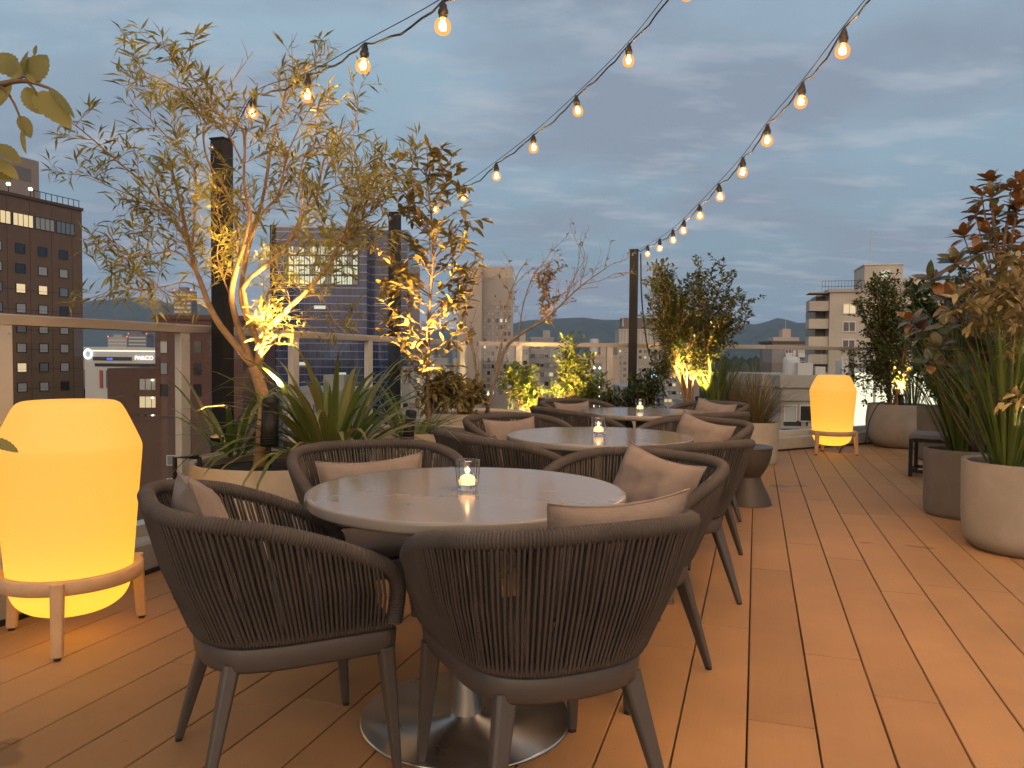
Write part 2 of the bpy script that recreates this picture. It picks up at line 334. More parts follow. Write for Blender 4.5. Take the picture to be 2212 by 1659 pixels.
M = dict(
    deck=deck_mat(), under=mat('dark_joist', (.015, .01, .008), .9), concrete=mat('kerb_concrete', (.36, .37, .37), .7, noise_s=5, noise_a=.12, bump=.2, bump_s=40),
    alu=mat('aluminium', (.58, .56, .50), .38, metal=.35, noise_s=4, noise_a=.06), bronze=mat('bronze_handrail', (.44, .385, .31), .35, metal=.35, noise_s=3, noise_a=.1),
    glass=thin_glass('railing_glass', (.95, .965, .96), 1.0, 1.62), black=mat('black_metal', (.008, .008, .008), .5, spec=.3), rope=rope_mat('charcoal_rope', (.070, .061, .055)),
    frame=mat('taupe_powder_coat', (.062, .055, .051), .42, noise_s=30, noise_a=.06), seat=fabric_mat('dark_taupe_fabric', (.10, .083, .072)),
    pillow=fabric_mat('pinkish_taupe_linen', (.205, .168, .142)), steel=mat('brushed_steel', (.60, .57, .52), .3, metal=1.0, noise_s=6, noise_a=.08),
    wood=mat('pale_ash_wood', (.52, .33, .18), .5, noise_s=12, noise_a=.12), lantern=lantern_mat(),
    bulbglass=thin_glass('bulb_glass', (1, .74, .45), 1.0, 1.35, add=((1, .40, .085), .42)), filament=emis('filament', (1, .62, .25), 26),
    rubber=mat('black_rubber', (.014, .013, .013), .55), tum=bpy.data.materials.new('clear_tumbler_glass'), wax=mat('candle_wax', (.85, .75, .6), .5, emit=(1, .55, .25), es=2.2),
    flame=emis('candle_flame', (1, .62, .22), 22), cream=mat('cream_planter', (.42, .365, .285), .7, noise_s=7, noise_a=.09, bump=.12, bump_s=60),
    pot_grey=mat('dark_grey_planter', (.13, .115, .10), .75, noise_s=8, noise_a=.12, bump=.15, bump_s=70), pot_beige=mat('beige_fibre_cement', (.275, .245, .205), .8, noise_s=5, noise_a=.14, bump=.15, bump_s=80),
    soil=mat('dark_soil', (.03, .022, .016), .95, noise_s=30, noise_a=.4, bump=.8, bump_s=45), bark=mat('pale_brown_bark', (.30, .18, .08), .8, noise_s=22, noise_a=.25, bump=.5, bump_s=70),
    barkd=mat('grey_brown_bark', (.17, .115, .08), .85, noise_s=25, noise_a=.25, bump=.4, bump_s=70), stool=mat('bronze_drum', (.065, .054, .045), .55, noise_s=6, noise_a=.12),
    rust=mat('rusty_screen', (.10, .042, .026), .85, noise_s=9, noise_a=.35, bump=.4, bump_s=30),
    willow=leafmat('willow_leaf', [(.14, .13, .035), (.22, .20, .05), (.31, .275, .07), (.40, .34, .09)], .45),
    bronzeleaf=leafmat('bronze_green_leaf', [(.13, .10, .03), (.22, .17, .05), (.29, .20, .065), (.17, .16, .05)], .38),
    dryleaf=leafmat('dry_russet_leaf', [(.26, .17, .08), (.38, .27, .13), (.20, .12, .05)], .35),
    green=leafmat('fresh_green_leaf', [(.05, .085, .016), (.09, .13, .022), (.13, .17, .03), (.17, .19, .035)], .4),
    dkgreen=leafmat('dark_green_leaf', [(.022, .045, .012), (.04, .07, .016), (.06, .09, .022)], .3),
    olive=leafmat('olive_leaf', [(.045, .07, .017), (.078, .108, .026), (.12, .145, .036)], .38),
    strap=leafmat('strap_leaf', [(.06, .095, .022), (.11, .145, .034), (.15, .18, .044), (.25, .20, .06)], .35, .4),
    blade=leafmat('rush_blade', [(.05, .085, .018), (.085, .125, .025), (.12, .155, .035)], .3, .4),
    straw=leafmat('straw_blade', [(.16, .115, .05), (.24, .18, .08), (.13, .11, .04), (.30, .22, .11)], .3, .6),
    magn=leafmat('magnolia_leaf', [(.04, .065, .02), (.055, .075, .022), (.10, .075, .025), (.26, .12, .04)], .15, .38, .5, back=(.30, .135, .045)),
    varieg=leafmat('variegated_leaf', [(.30, .23, .085), (.42, .33, .14), (.12, .10, .03), (.20, .15, .05), (.48, .38, .18)], .3),
    hand=leafmat('near_leaf', [(.20, .19, .05), (.30, .27, .07), (.14, .15, .04)], .35, .4),
)
def tumbler():
    t = M['tum']; t.use_nodes = True; b = t.node_tree.nodes['Principled BSDF']
    b.inputs['Base Color'].default_value = (1, 1, 1, 1); b.inputs['Transmission Weight'].default_value = 1; b.inputs['Roughness'].default_value = .02; b.inputs['IOR'].default_value = 1.46
tumbler()
def lamp(name, kind, loc, energy, col, parent=None, radius=.03, **kw):
    d = bpy.data.lights.new(name, kind); d.energy = energy; d.color = col; d.shadow_soft_size = radius
    o = bpy.data.objects.new(name, d); C.objects.link(o); o.parent = parent; o.location = loc
    for k, v in kw.items(): setattr(d, k, v)
    return o
WARM = (1, .69, .38)
# ------------------------------------------------------------------ terrace: deck, kerb, railings
U = Vector((.302, .9533, 0)); V = Vector((.9533, -.302, 0))          # along the boards / across them
URZ = math.atan2(-U.x, U.y)
LEFT0 = Vector((-2.156, 3.24, 0))                                     # a point of the left kerb's foot
FA, FB, FC = Vector((-.39, 8.81, 0)), Vector((3.2, 9.55, 0)), Vector((7.2, 11.9, 0))
def far_y(X):
    a, b = (FA, FB) if X < FB.x else (FB, FC)
    return a.y+(b.y-a.y)*(X-a.x)/(b.x-a.x)
def build_deck():
    mb = MB(); gap = .0055; vmin = LEFT0.dot(V)
    v0 = gnd(1777, 1659).dot(V); w = gnd(1942, 1659).dot(V)-v0; k0 = math.floor((vmin-v0)/w)
    for k in range(k0, 34):
        va, vb = v0+k*w+gap/2, v0+(k+1)*w-gap/2
        if vb < vmin: continue
        # far end under the kerb
        vm = (va+vb)/2; s = 5.0
        while True:
            p = V*vm+U*s
            if p.y > far_y(p.x)+.1 or s > 14: break
            s += .02
        s1 = s; s = -2.6+random.choice((0, .5, 1.0, 1.5))+rnd(-.1, .1)
        while s < s1:
            e = min(s+rnd(1.85, 2.05), s1)
            a, b, c, d = va, vb, s+.0015, e-.0015; h = .0025
            # bevelled board in board space (x across, y along)
            top = [(a+h, c+.001, 0), (b-h, c+.001, 0), (b-h, d-.001, 0), (a+h, d-.001, 0)]
            mid = [(a, c, -h), (b, c, -h), (b, d, -h), (a, d, -h)]; low = [(a, c, -.025), (b, c, -.025), (b, d, -.025), (a, d, -.025)]
            mb.add(top+mid+low, [(0, 1, 2, 3)]+[(4+i, 4+(i+1) % 4, (i+1) % 4, i) for i in range(4)]+[(8+i, 8+(i+1) % 4, 4+(i+1) % 4, 4+i) for i in range(4)])
            s = e
    o = mb.build('deck', M['deck']); tag(o, kind='structure'); o.rotation_euler = (0, 0, URZ)
    sl = MB()
    pts = [LEFT0-U*7-V*.6, LEFT0+U*6.6-V*.6, Vector((3.1, 10.1, 0)), Vector((7.4, 12.6, 0)), Vector((12, 11, 0)), Vector((9, -5, 0))]
    n = len(pts); vs = [(p.x, p.y, -.03) for p in pts]+[(p.x, p.y, -39.9) for p in pts]
    sl.add(vs, [tuple(range(n-1, -1, -1)), tuple(range(n, 2*n))]+[(i, (i+1) % n, n+(i+1) % n, n+i) for i in range(n)])
    tag(sl.build('roof_slab', M['under']), kind='structure')
build_deck()
def path_prism(path, prof, mb):
    "sweep a closed cross-section (d outward, z) along a horizontal path with mitred corners; outward is to the left of travel"
    n = len(path); m = len(prof); vs = []
    for i, p in enumerate(path):
        d0 = (path[i]-path[i-1]).normalized() if i else (path[1]-path[0]).normalized()
        d1 = (path[i+1]-path[i]).normalized() if i < n-1 else d0
        b = (d0+d1).normalized(); o = Vector((-b.y, b.x, 0)); k = 1/max(.4, b.dot(d0))
        for q, z in prof: vs.append(p+o*(q*k)+Vector((0, 0, z)))
    fs = [(i*m+j, i*m+(j+1) % m, (i+1)*m+(j+1) % m, (i+1)*m+j) for i in range(n-1) for j in range(m)]
    fs += [tuple(range(m-1, -1, -1)), tuple(range((n-1)*m, n*m))]; mb.add(vs, fs)
KP = [LEFT0-U*6, FA, FB, FC]
k = MB(); path_prism(KP, [(.02, -.02), (.02, .155), (.035, .17), (.40, .17), (.40, -.6), (.30, -.6), (.30, -.02)], k)
tag(k.build('kerb', M['concrete']), kind='structure')
k = MB(); path_prism(KP, [(.13, .17), (.13, .235), (.23, .235), (.23, .17)], k); kc = k.build('channel', M['alu'])
k2 = MB(); path_prism(KP, [(.0, .0), (.0, .022), (.017, .022), (.017, .0)], k2)
kt = tag(k2.build('cable_trunking', M['rubber']), 'black cable trunking running along the foot of the pale kerb', 'cable')
RZ = 1.335
def railing(path, posts, label, endcap=True):
    r = empty('glass_railing', path[0], 0, label, 'railing', 'glass railings round the terrace')
    o0 = path[0]; P = [p-o0 for p in path]
    mb = MB(); path_prism(P, [(.10, RZ-.048), (.10, RZ-.006), (.106, RZ), (.224, RZ), (.23, RZ-.006), (.23, RZ-.048)], mb); mb.build('top_rail', M['bronze'], r)
    for a, b in zip(P, P[1:]):
        d = (b-a).normalized(); nrm = Vector((-d.y, d.x, 0)); L = (b-a).length; n = max(1, round(L/1.12))
        for i in range(n):
            g = MB(); p0, p1 = a+d*(L*i/n+.012)+nrm*.18, a+d*(L*(i+1)/n-.012)+nrm*.18
            q = nrm*.006
            z0, z1 = .236, RZ-.049
            vs = [p0-q, p1-q, p1+q, p0+q]; vs = [v+Vector((0, 0, z0)) for v in vs]+[v+Vector((0, 0, z1)) for v in vs]
            g.add(vs, [(3, 2, 1, 0), (4, 5, 6, 7), (0, 1, 5, 4), (1, 2, 6, 5), (2, 3, 7, 6), (3, 0, 4, 7)]); g.build('glass_panel', M['glass'], r)
    for p, d in posts:
        q = p-o0; nrm = Vector((-d.y, d.x, 0)); pm = MB(); rot = Matrix.Rotation(math.atan2(d.y, d.x), 3, 'Z')
        pm.box(q+nrm*.125+Vector((0, 0, (.17+RZ-.049)/2)), (.075, .045, RZ-.049-.17), rot)
        pm.box(q+nrm*.10+Vector((0, 0, .176)), (.13, .10, .012), rot)
        for sx in (-.022, .022):
            pm.box(q+nrm*.10+d*sx+Vector((0, 0, RZ-.085)), (.009, .008, .009), rot)
        pm.build('post', M['alu'], r, bevel=.003)
    return r
lp = [LEFT0+U*s for s in (-5.9, 3.62)]
railing(lp, [(LEFT0+U*(.106+1.12*i), U) for i in (-4, -3, -2, -1, 0, 1, 2, 3)], 'glass railing with bronze handrail and cream posts behind the left lamp')
la = [LEFT0+U*3.75, FA]
railing(la, [(LEFT0+U*4.6, U), (LEFT0+U*5.7, U)], 'short glass railing behind the bronze-leaved sapling past the second dark pole')
d1 = (FB-FA).normalized(); d2 = (FC-FB).normalized()
railing([FA+d1*.02, FB], [(FA+d1*(.5+1.12*i), d1) for i in range(3)], 'far glass railing with pale handrail behind the shrubs and third table')
railing([FB+d2*.05, FC], [(FB+d2*(1.75+1.3*i), d2) for i in range(2)], 'glass railing behind the far glowing lamp and concrete pot')
kc.name = 'glass_channel'; tag(kc, 'aluminium channel holding the railing glass on top of the kerb', 'channel')
# ------------------------------------------------------------------ string-light poles and strings
def pole(p, top, label, w=.092):
    o = empty('string_light_pole', (p.x, p.y, 0), URZ, label, 'pole', 'dark poles carrying the string lights')
    m = MB(); m.box((0, 0, top/2), (w, w, top)); m.build('shaft', M['black'], o, bevel=.004)
    m = MB(); m.box((0, 0, top+.006), (w+.01, w+.01, .012)); m.build('cap', M['black'], o, bevel=.003)
    m = MB(); m.tube([(.0, -w/2, top-.06), (.0, -w/2-.05, top-.06)], .006, 8); m.tube([(0, -w/2-.05+.018*math.cos(a), top-.06+.018*math.sin(a)) for a in [i*math.pi/5 for i in range(11)]], .004, 6); m.build('eye_bolt', M['steel'], o, True)
    return o
P1 = at(479, 305, 4.62); P2 = at(853, 462, 7.4); P3 = at(1370, 541, 9.25)
pole(P1, P1.z, 'dark square string-light pole behind the tall uplit tree on the left')
pole(P2, P2.z, 'dark square string-light pole between the uplit tree and bronze-leaved sapling')
pole(P3, P3.z, 'dark square string-light pole standing among shrubs left of the round-topped tree')
def make_bulb():
    r = empty('string_light_bulb')
    m = MB(); m.lathe([(.0, .022), (.013, .022), (.017, .017), (.019, -.002), (.024, -.006), (.024, -.024), (.020, -.028), (.019, -.040), (.015, -.044), (0, -.044)], 14); m.lathe([(.0, .038), (.008, .038), (.011, .032), (.011, .018), (0, .018)], 10); m.build('socket', M['rubber'], r, True)
    m = MB(); m.lathe([(.015, -.040), (.019, -.043), (.029, -.051), (.0365, -.064), (.039, -.079), (.0365, -.094), (.029, -.107), (.016, -.115), (0, -.118)], 20, close=True); m.build('globe', M['bulbglass'], r, True)
    m = MB(); m.lathe([(0, -.048), (.006, -.050), (.0125, -.062), (.014, -.078), (.010, -.094), (0, -.098)], 10); m.build('filament', M['filament'], r, True)
    lamp('bulb_light', 'POINT', (0, 0, -.079), 9.5, WARM, r, .02)
    return r
bulb0 = make_bulb(); used = [False]
TAIL = bpy.data.lights.new('bulb_light_fill', 'POINT'); TAIL.energy = 25.0; TAIL.color = WARM; TAIL.shadow_soft_size = .02  # unseen tail bulbs, added and made stronger to fill deck and chairs
ORD = 'first second third fourth fifth sixth seventh eighth ninth tenth eleventh twelfth'.split()
def string(name, start, pts, tail, label, blabel, tilt):
    "start: tie point on the pole; pts: bulb socket positions; tail: points outside the frame"
    root = empty('light_string_cable', start, 0, label, 'cable', 'cables of the string lights')
    P = [start]+pts+tail; wire = crom(P, len(P)*10)
    m = MB(); m.tube([p-start+Vector((0, 0, .045)) for p in wire], .0022, 5); m.build('support_wire', M['rubber'], root, True)
    cab = []
    for i, p in enumerate(P[:-1]):
        q = P[i+1]; sg = rnd(.012, .04)
        for j in range(8):
            f = j/8; c = crom(P, (len(P)-1)*8)[i*8+j]
            cab.append(c-start+Vector((0, 0, .03-sg*math.sin(math.pi*f)+.006*math.sin(i*7+j*2.1))))
    cab.append(P[-1]-start)
    m = MB(); m.tube(cab, .0048, 6); m.build('cable', M['rubber'], root, True)
    for i, p in enumerate(pts+tail[:-1]):
        b = bulb0 if not used[0] else copy_tree(bulb0); used[0] = True
        b.location = p; b.scale = (.86, .86, .86); b.rotation_euler = (rnd(-.08, .08), tilt+rnd(-.12, .12), rnd(0, 6))
        vis = i < len(pts)
        if not vis:
            for k_ in kids(b):
                if k_.type == 'LIGHT': k_.data = TAIL
        tag(b, blabel(i) if vis else 'unseen bulb added on the string lights beyond the picture edge as warm fill', 'light bulb', 'string-light bulbs')
def sp_pts(a, b, pxs):
    out = []
    for px, py in pxs:
        r = (px-CX)/FPX; Y = a/(r-b); p = at(px, py, Y); p.z += .085; out.append(p)
    return out
s1 = sp_pts(2.83, -1.0, [(548, 253), (665, 214), (788, 152), (957, 66)])
s2 = sp_pts(3.36, -.6, [(904, 477), (938, 458), (1002, 432), (1072, 386), (1152, 327), (1245, 247), (1358, 139), (1482, -4)])
s3 = [at(px, py-0, Y) + Vector((0, 0, .085)) for px, py, Y in [(1399, 553, 8.71), (1425, 541, 7.97), (1453, 523, 7.33), (1477, 503, 6.85), (1511, 472, 6.28), (1553, 431, 5.69), (1604, 378, 5.12), (1657, 311, 4.62), (1732, 228, 4.06), (1822, 118, 3.55)]]
def ext(p, d, n, rise): return [p+d*(.56*i)+Vector((0, 0, rise*i*i*.006+.06*i)) for i in range(1, n+1)]
string('s', P1+Vector((.05, -.05, -.05)), s1, ext(s1[-1], Vector((.707, -.707, 0)), 6, 1), 'black cable of the string lights at the upper left', lambda i: 'glowing clear bulb on the upper-left string, %s from the pole behind the tall tree' % ORD[i], .1)
string('s', P2+Vector((.05, -.05, -.05)), s2, ext(s2[-1], Vector((.5, -.86, 0)), 5, 1), 'black cable of the middle string lights rising to the top edge', lambda i: 'glowing clear bulb on the middle string, %s up from the second dark pole' % ORD[i], -.05)
string('s', P3+Vector((.04, -.06, -.05)), s3, ext(s3[-1], Vector((.01, -1, 0)), 13, 1), 'black cable of the right string lights sweeping up to the upper right', lambda i: 'glowing clear bulb on the right-hand string, %s up from the third dark pole' % ORD[i], -.05)
dc = [at(1384, 548, 9.12), at(1386, 640, 9.05), at(1394, 720, 9.0), at(1404, 770, 8.9), at(1424, 812, 8.7), at(1436, 850, 8.6)]
m = MB(); m.tube(crom(dc, 24), .009, 6); tag(m.build('power_cable', M['rubber'], None, True), 'black power cable hanging down beside the third dark pole', 'cable')
# ------------------------------------------------------------------ chairs, tables, cushions
RIM = [(0, -.345, .775), (.17, -.332, .773), (.285, -.262, .764), (.338, -.12, .740), (.338, .03, .692), (.315, .165, .630), (.288, .232, .583), (.268, .252, .525), (.256, .246, .437)]
FRM = [(0, -.235, 0), (.12, -.222, 0), (.205, -.165, 0), (.238, -.06, 0), (.246, .08, 0), (.250, .245, 0)]
def mirror(P): return [Vector((-x, y, z)) for x, y, z in P[:0:-1]]+[Vector(p) for p in P]
def make_chair():
    r = empty('rope_armchair')
    rim = resample(crom(mirror(RIM), 240), 500); frm = resample(crom(mirror(FRM), 200), 500)
    # wrapped rim: a ring per half turn of rope
    WR = (-.5, .28, .5, .28)
    fine = resample(rim, 1000); m = MB(); m.tube(fine, [.0212+.0052*WR[i % 4] for i in range(len(fine))], 10); m.build('wrapped_rim', M['rope'], r, True)
    low = [p+Vector((0, 0, .437)) for p in frm]
    fl = resample([Vector((p.x*.985, p.y*.985, p.z)) for p in low], 640); m = MB(); m.tube(fl, [.019+.0042*WR[i % 4] for i in range(len(fl))], 8); m.build('wrapped_lower_rail', M['rope'], r, True)
    # strands: rim between the two arm ends
    m = MB(); n = 112; i0, i1 = 56, 444
    for k in range(n+1):
        f = k/n; a = rim[int(i0+(i1-i0)*f)]; b = low[int(16+(len(low)-33)*f)]
        f2 = min(1, (k+.5)/n); a2 = rim[int(i0+(i1-i0)*f2)]; b2 = low[int(16+(len(low)-33)*min(1, (k+rnd(-.08, .08)+.55)/n))]
        inw = Vector((-a.x, -a.y, 0)).normalized()
        for (pa, pb, off) in ((a, b, -.016), (a2, b2, .012)):
            o = inw*off
            mid = (pa+pb)*.5+o*1.2+inw*(-.008)
            m.tube([pa+o+Vector((0, 0, -.012)), mid, pb+o*1.0+Vector((0, 0, -.0))], rnd(.0036, .0046), 5, False)
    m.build('rope_weave', M['rope'], r, True)
    for s in (-1, 1):
        m = MB(); ia = 250+s*77; ib = 250+s*97
        pa, pb = rim[ia], low[ib]; q = resample([pa, (pa+pb)*.5+Vector((pa.x, pa.y, 0)).normalized()*.01, pb], 160)
        m.tube(q, [.0155+.0040*WR[i % 4] for i in range(161)], 8); m.build('wrapped_back_post', M['rope'], r, True)
    # seat frame band
    m = MB(); loop = [p for p in frm[::6]]; F = [Vector((x, y, 0)) for x, y in ((.235, .262), (.12, .268), (-.12, .268), (-.235, .262))]
    loop = loop+F; nl = len(loop); vs = []
    for z, s in ((.350, .965), (.357, .985), (.411, 1.0), (.416, .985), (.416, .80), (.36, .80)):
        for p in loop: vs.append((p.x*s, p.y*s, z))
    fs = [(j*nl+i, j*nl+(i+1) % nl, (j+1)*nl+(i+1) % nl, (j+1)*nl+i) for j in range(5) for i in range(nl)]+[(5*nl+i, 5*nl+(i+1) % nl, (i+1) % nl, i) for i in range(nl)]
    m.add(vs, fs); m.build('seat_frame', M['frame'], r, True)
    for x, y, ox, oy in ((-.225, .232, -.02, .03), (.225, .232, .02, .03), (-.172, -.165, -.075, -.085), (.172, -.165, .075, -.085)):
        m = MB(); m.bar((x, y, .365), (x+ox, y+oy, .012), .056, .042, .026, .022); lg = m.build('leg', M['frame'], r, False, .003)
        m = MB(); m.bar((x+ox, y+oy, .012), (x+ox*1.02, y+oy*1.02, 0), .022, .018); m.build('foot', M['rubber'], lg)
    # seat cushion
    m = MB(); pr = [(.0, .465), (.5, .47), (.88, .465), (.955, .455), (.98, .437), (.96, .42), (.0, .42)]
    vs = []
    for s, z in pr:
        for p in loop: vs.append((p.x*.93*s, p.y*.93*s+.004, z))
    m.add(vs, [(j*nl+i, j*nl+(i+1) % nl, (j+1)*nl+(i+1) % nl, (j+1)*nl+i) for j in range(6) for i in range(nl)]); m.build('seat_cushion', M['seat'], r, True)
    return r
def pillow_mesh(w, h, t, seed):
    n = 22; top = []; bot = []
    for j in range(n+1):
        for i in range(n+1):
            u, v = -1+2*i/n, -1+2*j/n
            pin = lambda a, b: a*(1-.075*(1-b*b)*abs(a)**3)
            x, y = pin(u, v)*w/2, pin(v, u)*h/2
            k = max(0, (1-abs(u)**2.4))**.55*max(0, (1-abs(v)**2.4))**.55
            wr = noise.noise(Vector((u*2.2+seed*7, v*2.2, seed)))*.016*k+noise.noise(Vector((u*5+seed, v*5, seed*3)))*.007*k
            sag = -.014*(1-u*u)*max(0, v)**2
            top.append((x, -(t/2*k+wr), y+sag)); bot.append((x, t/2*k-wr*.5+.0005, y+sag))
    m = MB(); N1 = n+1; b = len(top)
    vs = top+bot; fs = []
    for j in range(n):
        for i in range(n):
            a = j*N1+i; fs.append((a, a+1, a+1+N1, a+N1)); fs.append((b+a+N1, b+a+1+N1, b+a+1, b+a))
    m.add(vs, fs)
    edge = [(i, 0) for i in range(n)]+[(n, j) for j in range(n)]+[(n-i, n) for i in range(n)]+[(0, n-j) for j in range(n)]
    m.tube([Vector(top[j*N1+i]) for i, j in edge]+[Vector(top[0])], .0035, 5)
    return m.mesh('throw_cushion', M['pillow'], True)
PM = [pillow_mesh(.40, .33, .13, 1), pillow_mesh(.43, .36, .14, 2), pillow_mesh(.46, .29, .13, 3)]
chair0 = make_chair(); first = [True]
TABLES = [Vector((-.14, 2.45, 0)), Vector((.478, 4.2, 0)), Vector((1.03, 6.06, 0))]
TN = ['front table', 'middle table', 'farthest table']
def place_chair(c, aim, label, plabel, pil, dx, dz, lean, twist, roll, dy=-.155):
    d = aim; rz = math.atan2(-d.x, d.y)
    o = chair0 if first[0] else copy_tree(chair0); first[0] = False
    o.location = (c.x, c.y, 0); o.rotation_euler = (0, 0, rz); tag(o, label, 'armchair', 'rope armchairs round the tables')
    if pil is None: return
    p = bpy.data.objects.new('throw_cushion', PM[pil]); C.objects.link(p)
    B = Matrix.Translation((c.x, c.y, 0)) @ Matrix.Rotation(rz, 4, 'Z')
    hh = (.33, .36, .29)[pil]/2
    p.matrix_world = B @ Matrix.Translation((dx, dy, hh*.95+.462+dz)) @ Matrix.Rotation(twist, 4, 'Z') @ Matrix.Rotation(lean, 4, 'X') @ Matrix.Rotation(math.pi, 4, 'Z') @ Matrix.Rotation(roll, 4, 'Y')
    tag(p, plabel, 'cushion', 'taupe cushions on the armchairs')
SPEC = [  # table, angle (deg), distance, facing offset (deg), pillow, dx, dz, lean, twist, roll
 (0, 207, .58, 2, 0, .01, .065, .34, .0, .08), (0, 297, .485, -3, 0, .13, .045, .24, -.03, .03), (0, 36, .66, 10, 1, -.035, .0, .36, -.22, .13), (0, 121, .70, -3, 2, 0, .0, .28, 0, -.03),
 (1, 209, .55, 0, 0, 0, 0, .3, .1, .06), (1, 299, .56, 0, 2, 0, 0, .3, 0, .05), (1, 33, .64, 8, 1, 0, 0, .34, -.1, .16), (1, 126, .64, 0, 0, 0, 0, .3, 0, 0),
 (2, 209, .56, 0, 2, 0, 0, .3, 0, 0), (2, 298, .57, 0, 0, 0, -.01, .3, 0, 0), (2, 34, .64, 0, 1, 0, 0, .3, 0, .1), (2, 127, .64, 0, 0, 0, 0, .3, 0, 0)]
CL = ['charcoal rope armchair at the front table, beside the big left lamp, back to the viewer',
      'charcoal rope armchair at the front table, nearest the viewer, on the right',
      'charcoal rope armchair right of the front table with a tilted square cushion',
      'charcoal rope armchair behind the left of the front table, before the cream planter',
      'charcoal rope armchair left of the middle table, its woven side towards the viewer',
      'charcoal rope armchair at the middle table, right behind the tilted-cushion chair',
      'charcoal rope armchair on the far right side of the middle table',
      'charcoal rope armchair on the far left side of the middle table, by the planters',
      'charcoal rope armchair on the near left side of the farthest table',
      'charcoal rope armchair on the near right side of the farthest table, beside the drum stool',
      'charcoal rope armchair on the far right side of the farthest table, before the grasses',
      'charcoal rope armchair on the far left side of the farthest table, before the lit bush']
PL = ['taupe cushion peeking over the chair beside the big left lamp', 'taupe cushion peeking over the nearest chair on the right', 'tilted square taupe cushion on the chair right of the front table',
      'flat wide taupe cushion on the chair before the cream planter', 'taupe cushion in the chair left of the middle table', 'taupe cushion lying low in the chair behind the tilted square cushion',
      'plump taupe cushion in the chair on the far right of the middle table', 'wide taupe cushion in the chair on the far left of the middle table', 'taupe cushion in the near left chair of the farthest table',
      'taupe cushion in the near right chair of the farthest table', 'taupe cushion in the far right chair before the grasses', 'taupe cushion in the chair before the lit bush']
for i, (t, ang, dist, off, pil, dx, dz, lean, tw, roll) in enumerate(SPEC):
    a = R(ang); c = TABLES[t]+Vector((math.cos(a), math.sin(a), 0))*dist; a2 = a+math.pi+R(off)
    place_chair(c, Vector((math.cos(a2), math.sin(a2), 0)), CL[i], PL[i], pil, dx, dz, lean, tw, roll, -.205 if i == 0 else -.155)
def table_mat():
    m = mat('grey_stone_laminate', (.215, .195, .172), .14, noise_s=5, noise_a=.07); t = m.node_tree; L = t.links.new
    b = t.nodes['Principled BSDF']; b.inputs['Specular IOR Level'].default_value = .55
    return m
M['table'] = table_mat()
for i, c in enumerate(TABLES):
    r = empty('pedestal_table', c, 0, 'round grey stone-topped pedestal table, ' + ['nearest the viewer', 'in the middle of the row', 'farthest away by the shrubs'][i], 'table', 'round pedestal tables in a row')
    m = MB(); m.lathe([(0, .702), (.488, .702), (.497, .705), (.503, .709), (.505, .715), (.505, .734), (.5035, .738), (.500, .740), (.49, .740), (0, .740)], 96); m.build('table_top', M['table'], r, True)
    m = MB(); m.lathe([(.051, .02), (.051, .69)], 32); m.lathe([(.0, .690), (.16, .690), (.16, .7015), (0, .7015)], 32); m.build('pedestal', M['steel'], r, True)
    m = MB(); m.lathe([(0, 0), (.335, 0), (.338, .003), (.338, .007), (.333, .010), (.06, .014), (.056, .022), (0, .022)], 72); m.build('base_plate', M['steel'], r, True)
    h = empty('candle_holder', c+Vector(((0, .0, .7402), (0.0, .02, .7402), (-.01, .05, .7402))[i]), rnd(0, 1), 'faceted glass candle holder glowing on the ' + TN[i], 'candle holder', 'glass candle holders on the tables')
    g = MB(); n = 12
    g.lathe([(0, .0), (.031, .0), (.034, .006), (.0425, .094), (.0385, .095), (.031, .016), (0, .013)], n); g.build('glass_tumbler', M['tum'], h)
    g = MB(); g.lathe([(0, .0165), (.024, .0165), (.026, .028), (.022, .040), (.012, .047), (0, .048)], 20); cd = g.build('candle', M['wax'], h, True)
    g = MB(); g.lathe([(0, .047), (.004, .050), (.006, .057), (.003, .068), (0, .075)], 8); g.build('flame', M['flame'], cd, True)
    lamp('candle_light', 'POINT', (0, 0, .062), .45, (1, .55, .2), h, .008)
# ------------------------------------------------------------------ big glowing lanterns on wooden legs
def lantern(p, rz, label):
    r = empty('floor_lantern', p, rz, label, 'lamp', 'glowing floor lanterns on wooden legs')
    prof = [(0, .105), (.09, .108), (.15, .122), (.192, .150), (.214, .185), (.224, .225), (.232, .30), (.244, .45), (.256, .60), (.265, .71), (.2675, .745), (.269, .765), (.2685, .785), (.264, .80), (.256, .82), (.235, .868), (.212, .918), (.200, .940), (.190, .955), (.176, .965), (.155, .970), (.08, .973), (0, .974)]
    P = crom([Vector((a, 0, b)) for a, b in prof], 110)
    m = MB(); m.lathe([(max(0, v.x), v.z) for v in P], 72); m.build('lamp_shade', M['lantern'], r, True)
    m = MB(); m.lathe([(.234, .238), (.266, .238), (.270, .242), (.270, .288), (.266, .292), (.240, .292), (.234, .238)], 72, close=True); m.build('wooden_ring', M['wood'], r, True)
    for k in range(3):
        a = R(90+120*k); d = Vector((math.cos(a), math.sin(a), 0))
        m = MB(); m.bar(d*.266+Vector((0, 0, .289)), d*.285+Vector((0, 0, .012)), .05, .04, .042, .034); lg = m.build('leg', M['wood'], r, False, .004)
        m = MB(); m.lathe([(0, 0), (.013, 0), (.013, .0125), (0, .0125)], 12, d*.285); m.build('foot', M['rubber'], lg)
    lamp('lantern_light', 'POINT', (0, 0, .20), 1.7, (1, .88, .28), r, .10)
    lamp('lantern_light', 'POINT', (0, 0, .62), .25, (1, .7, .22), r, .12)
lantern(Vector((-1.81, 3.14, 0)), R(-70-90+0), 'big glowing amber floor lantern on wooden legs at the left edge')
lantern(gback(1796, 984, .17), 0, 'glowing amber floor lantern on wooden legs by the far railing')
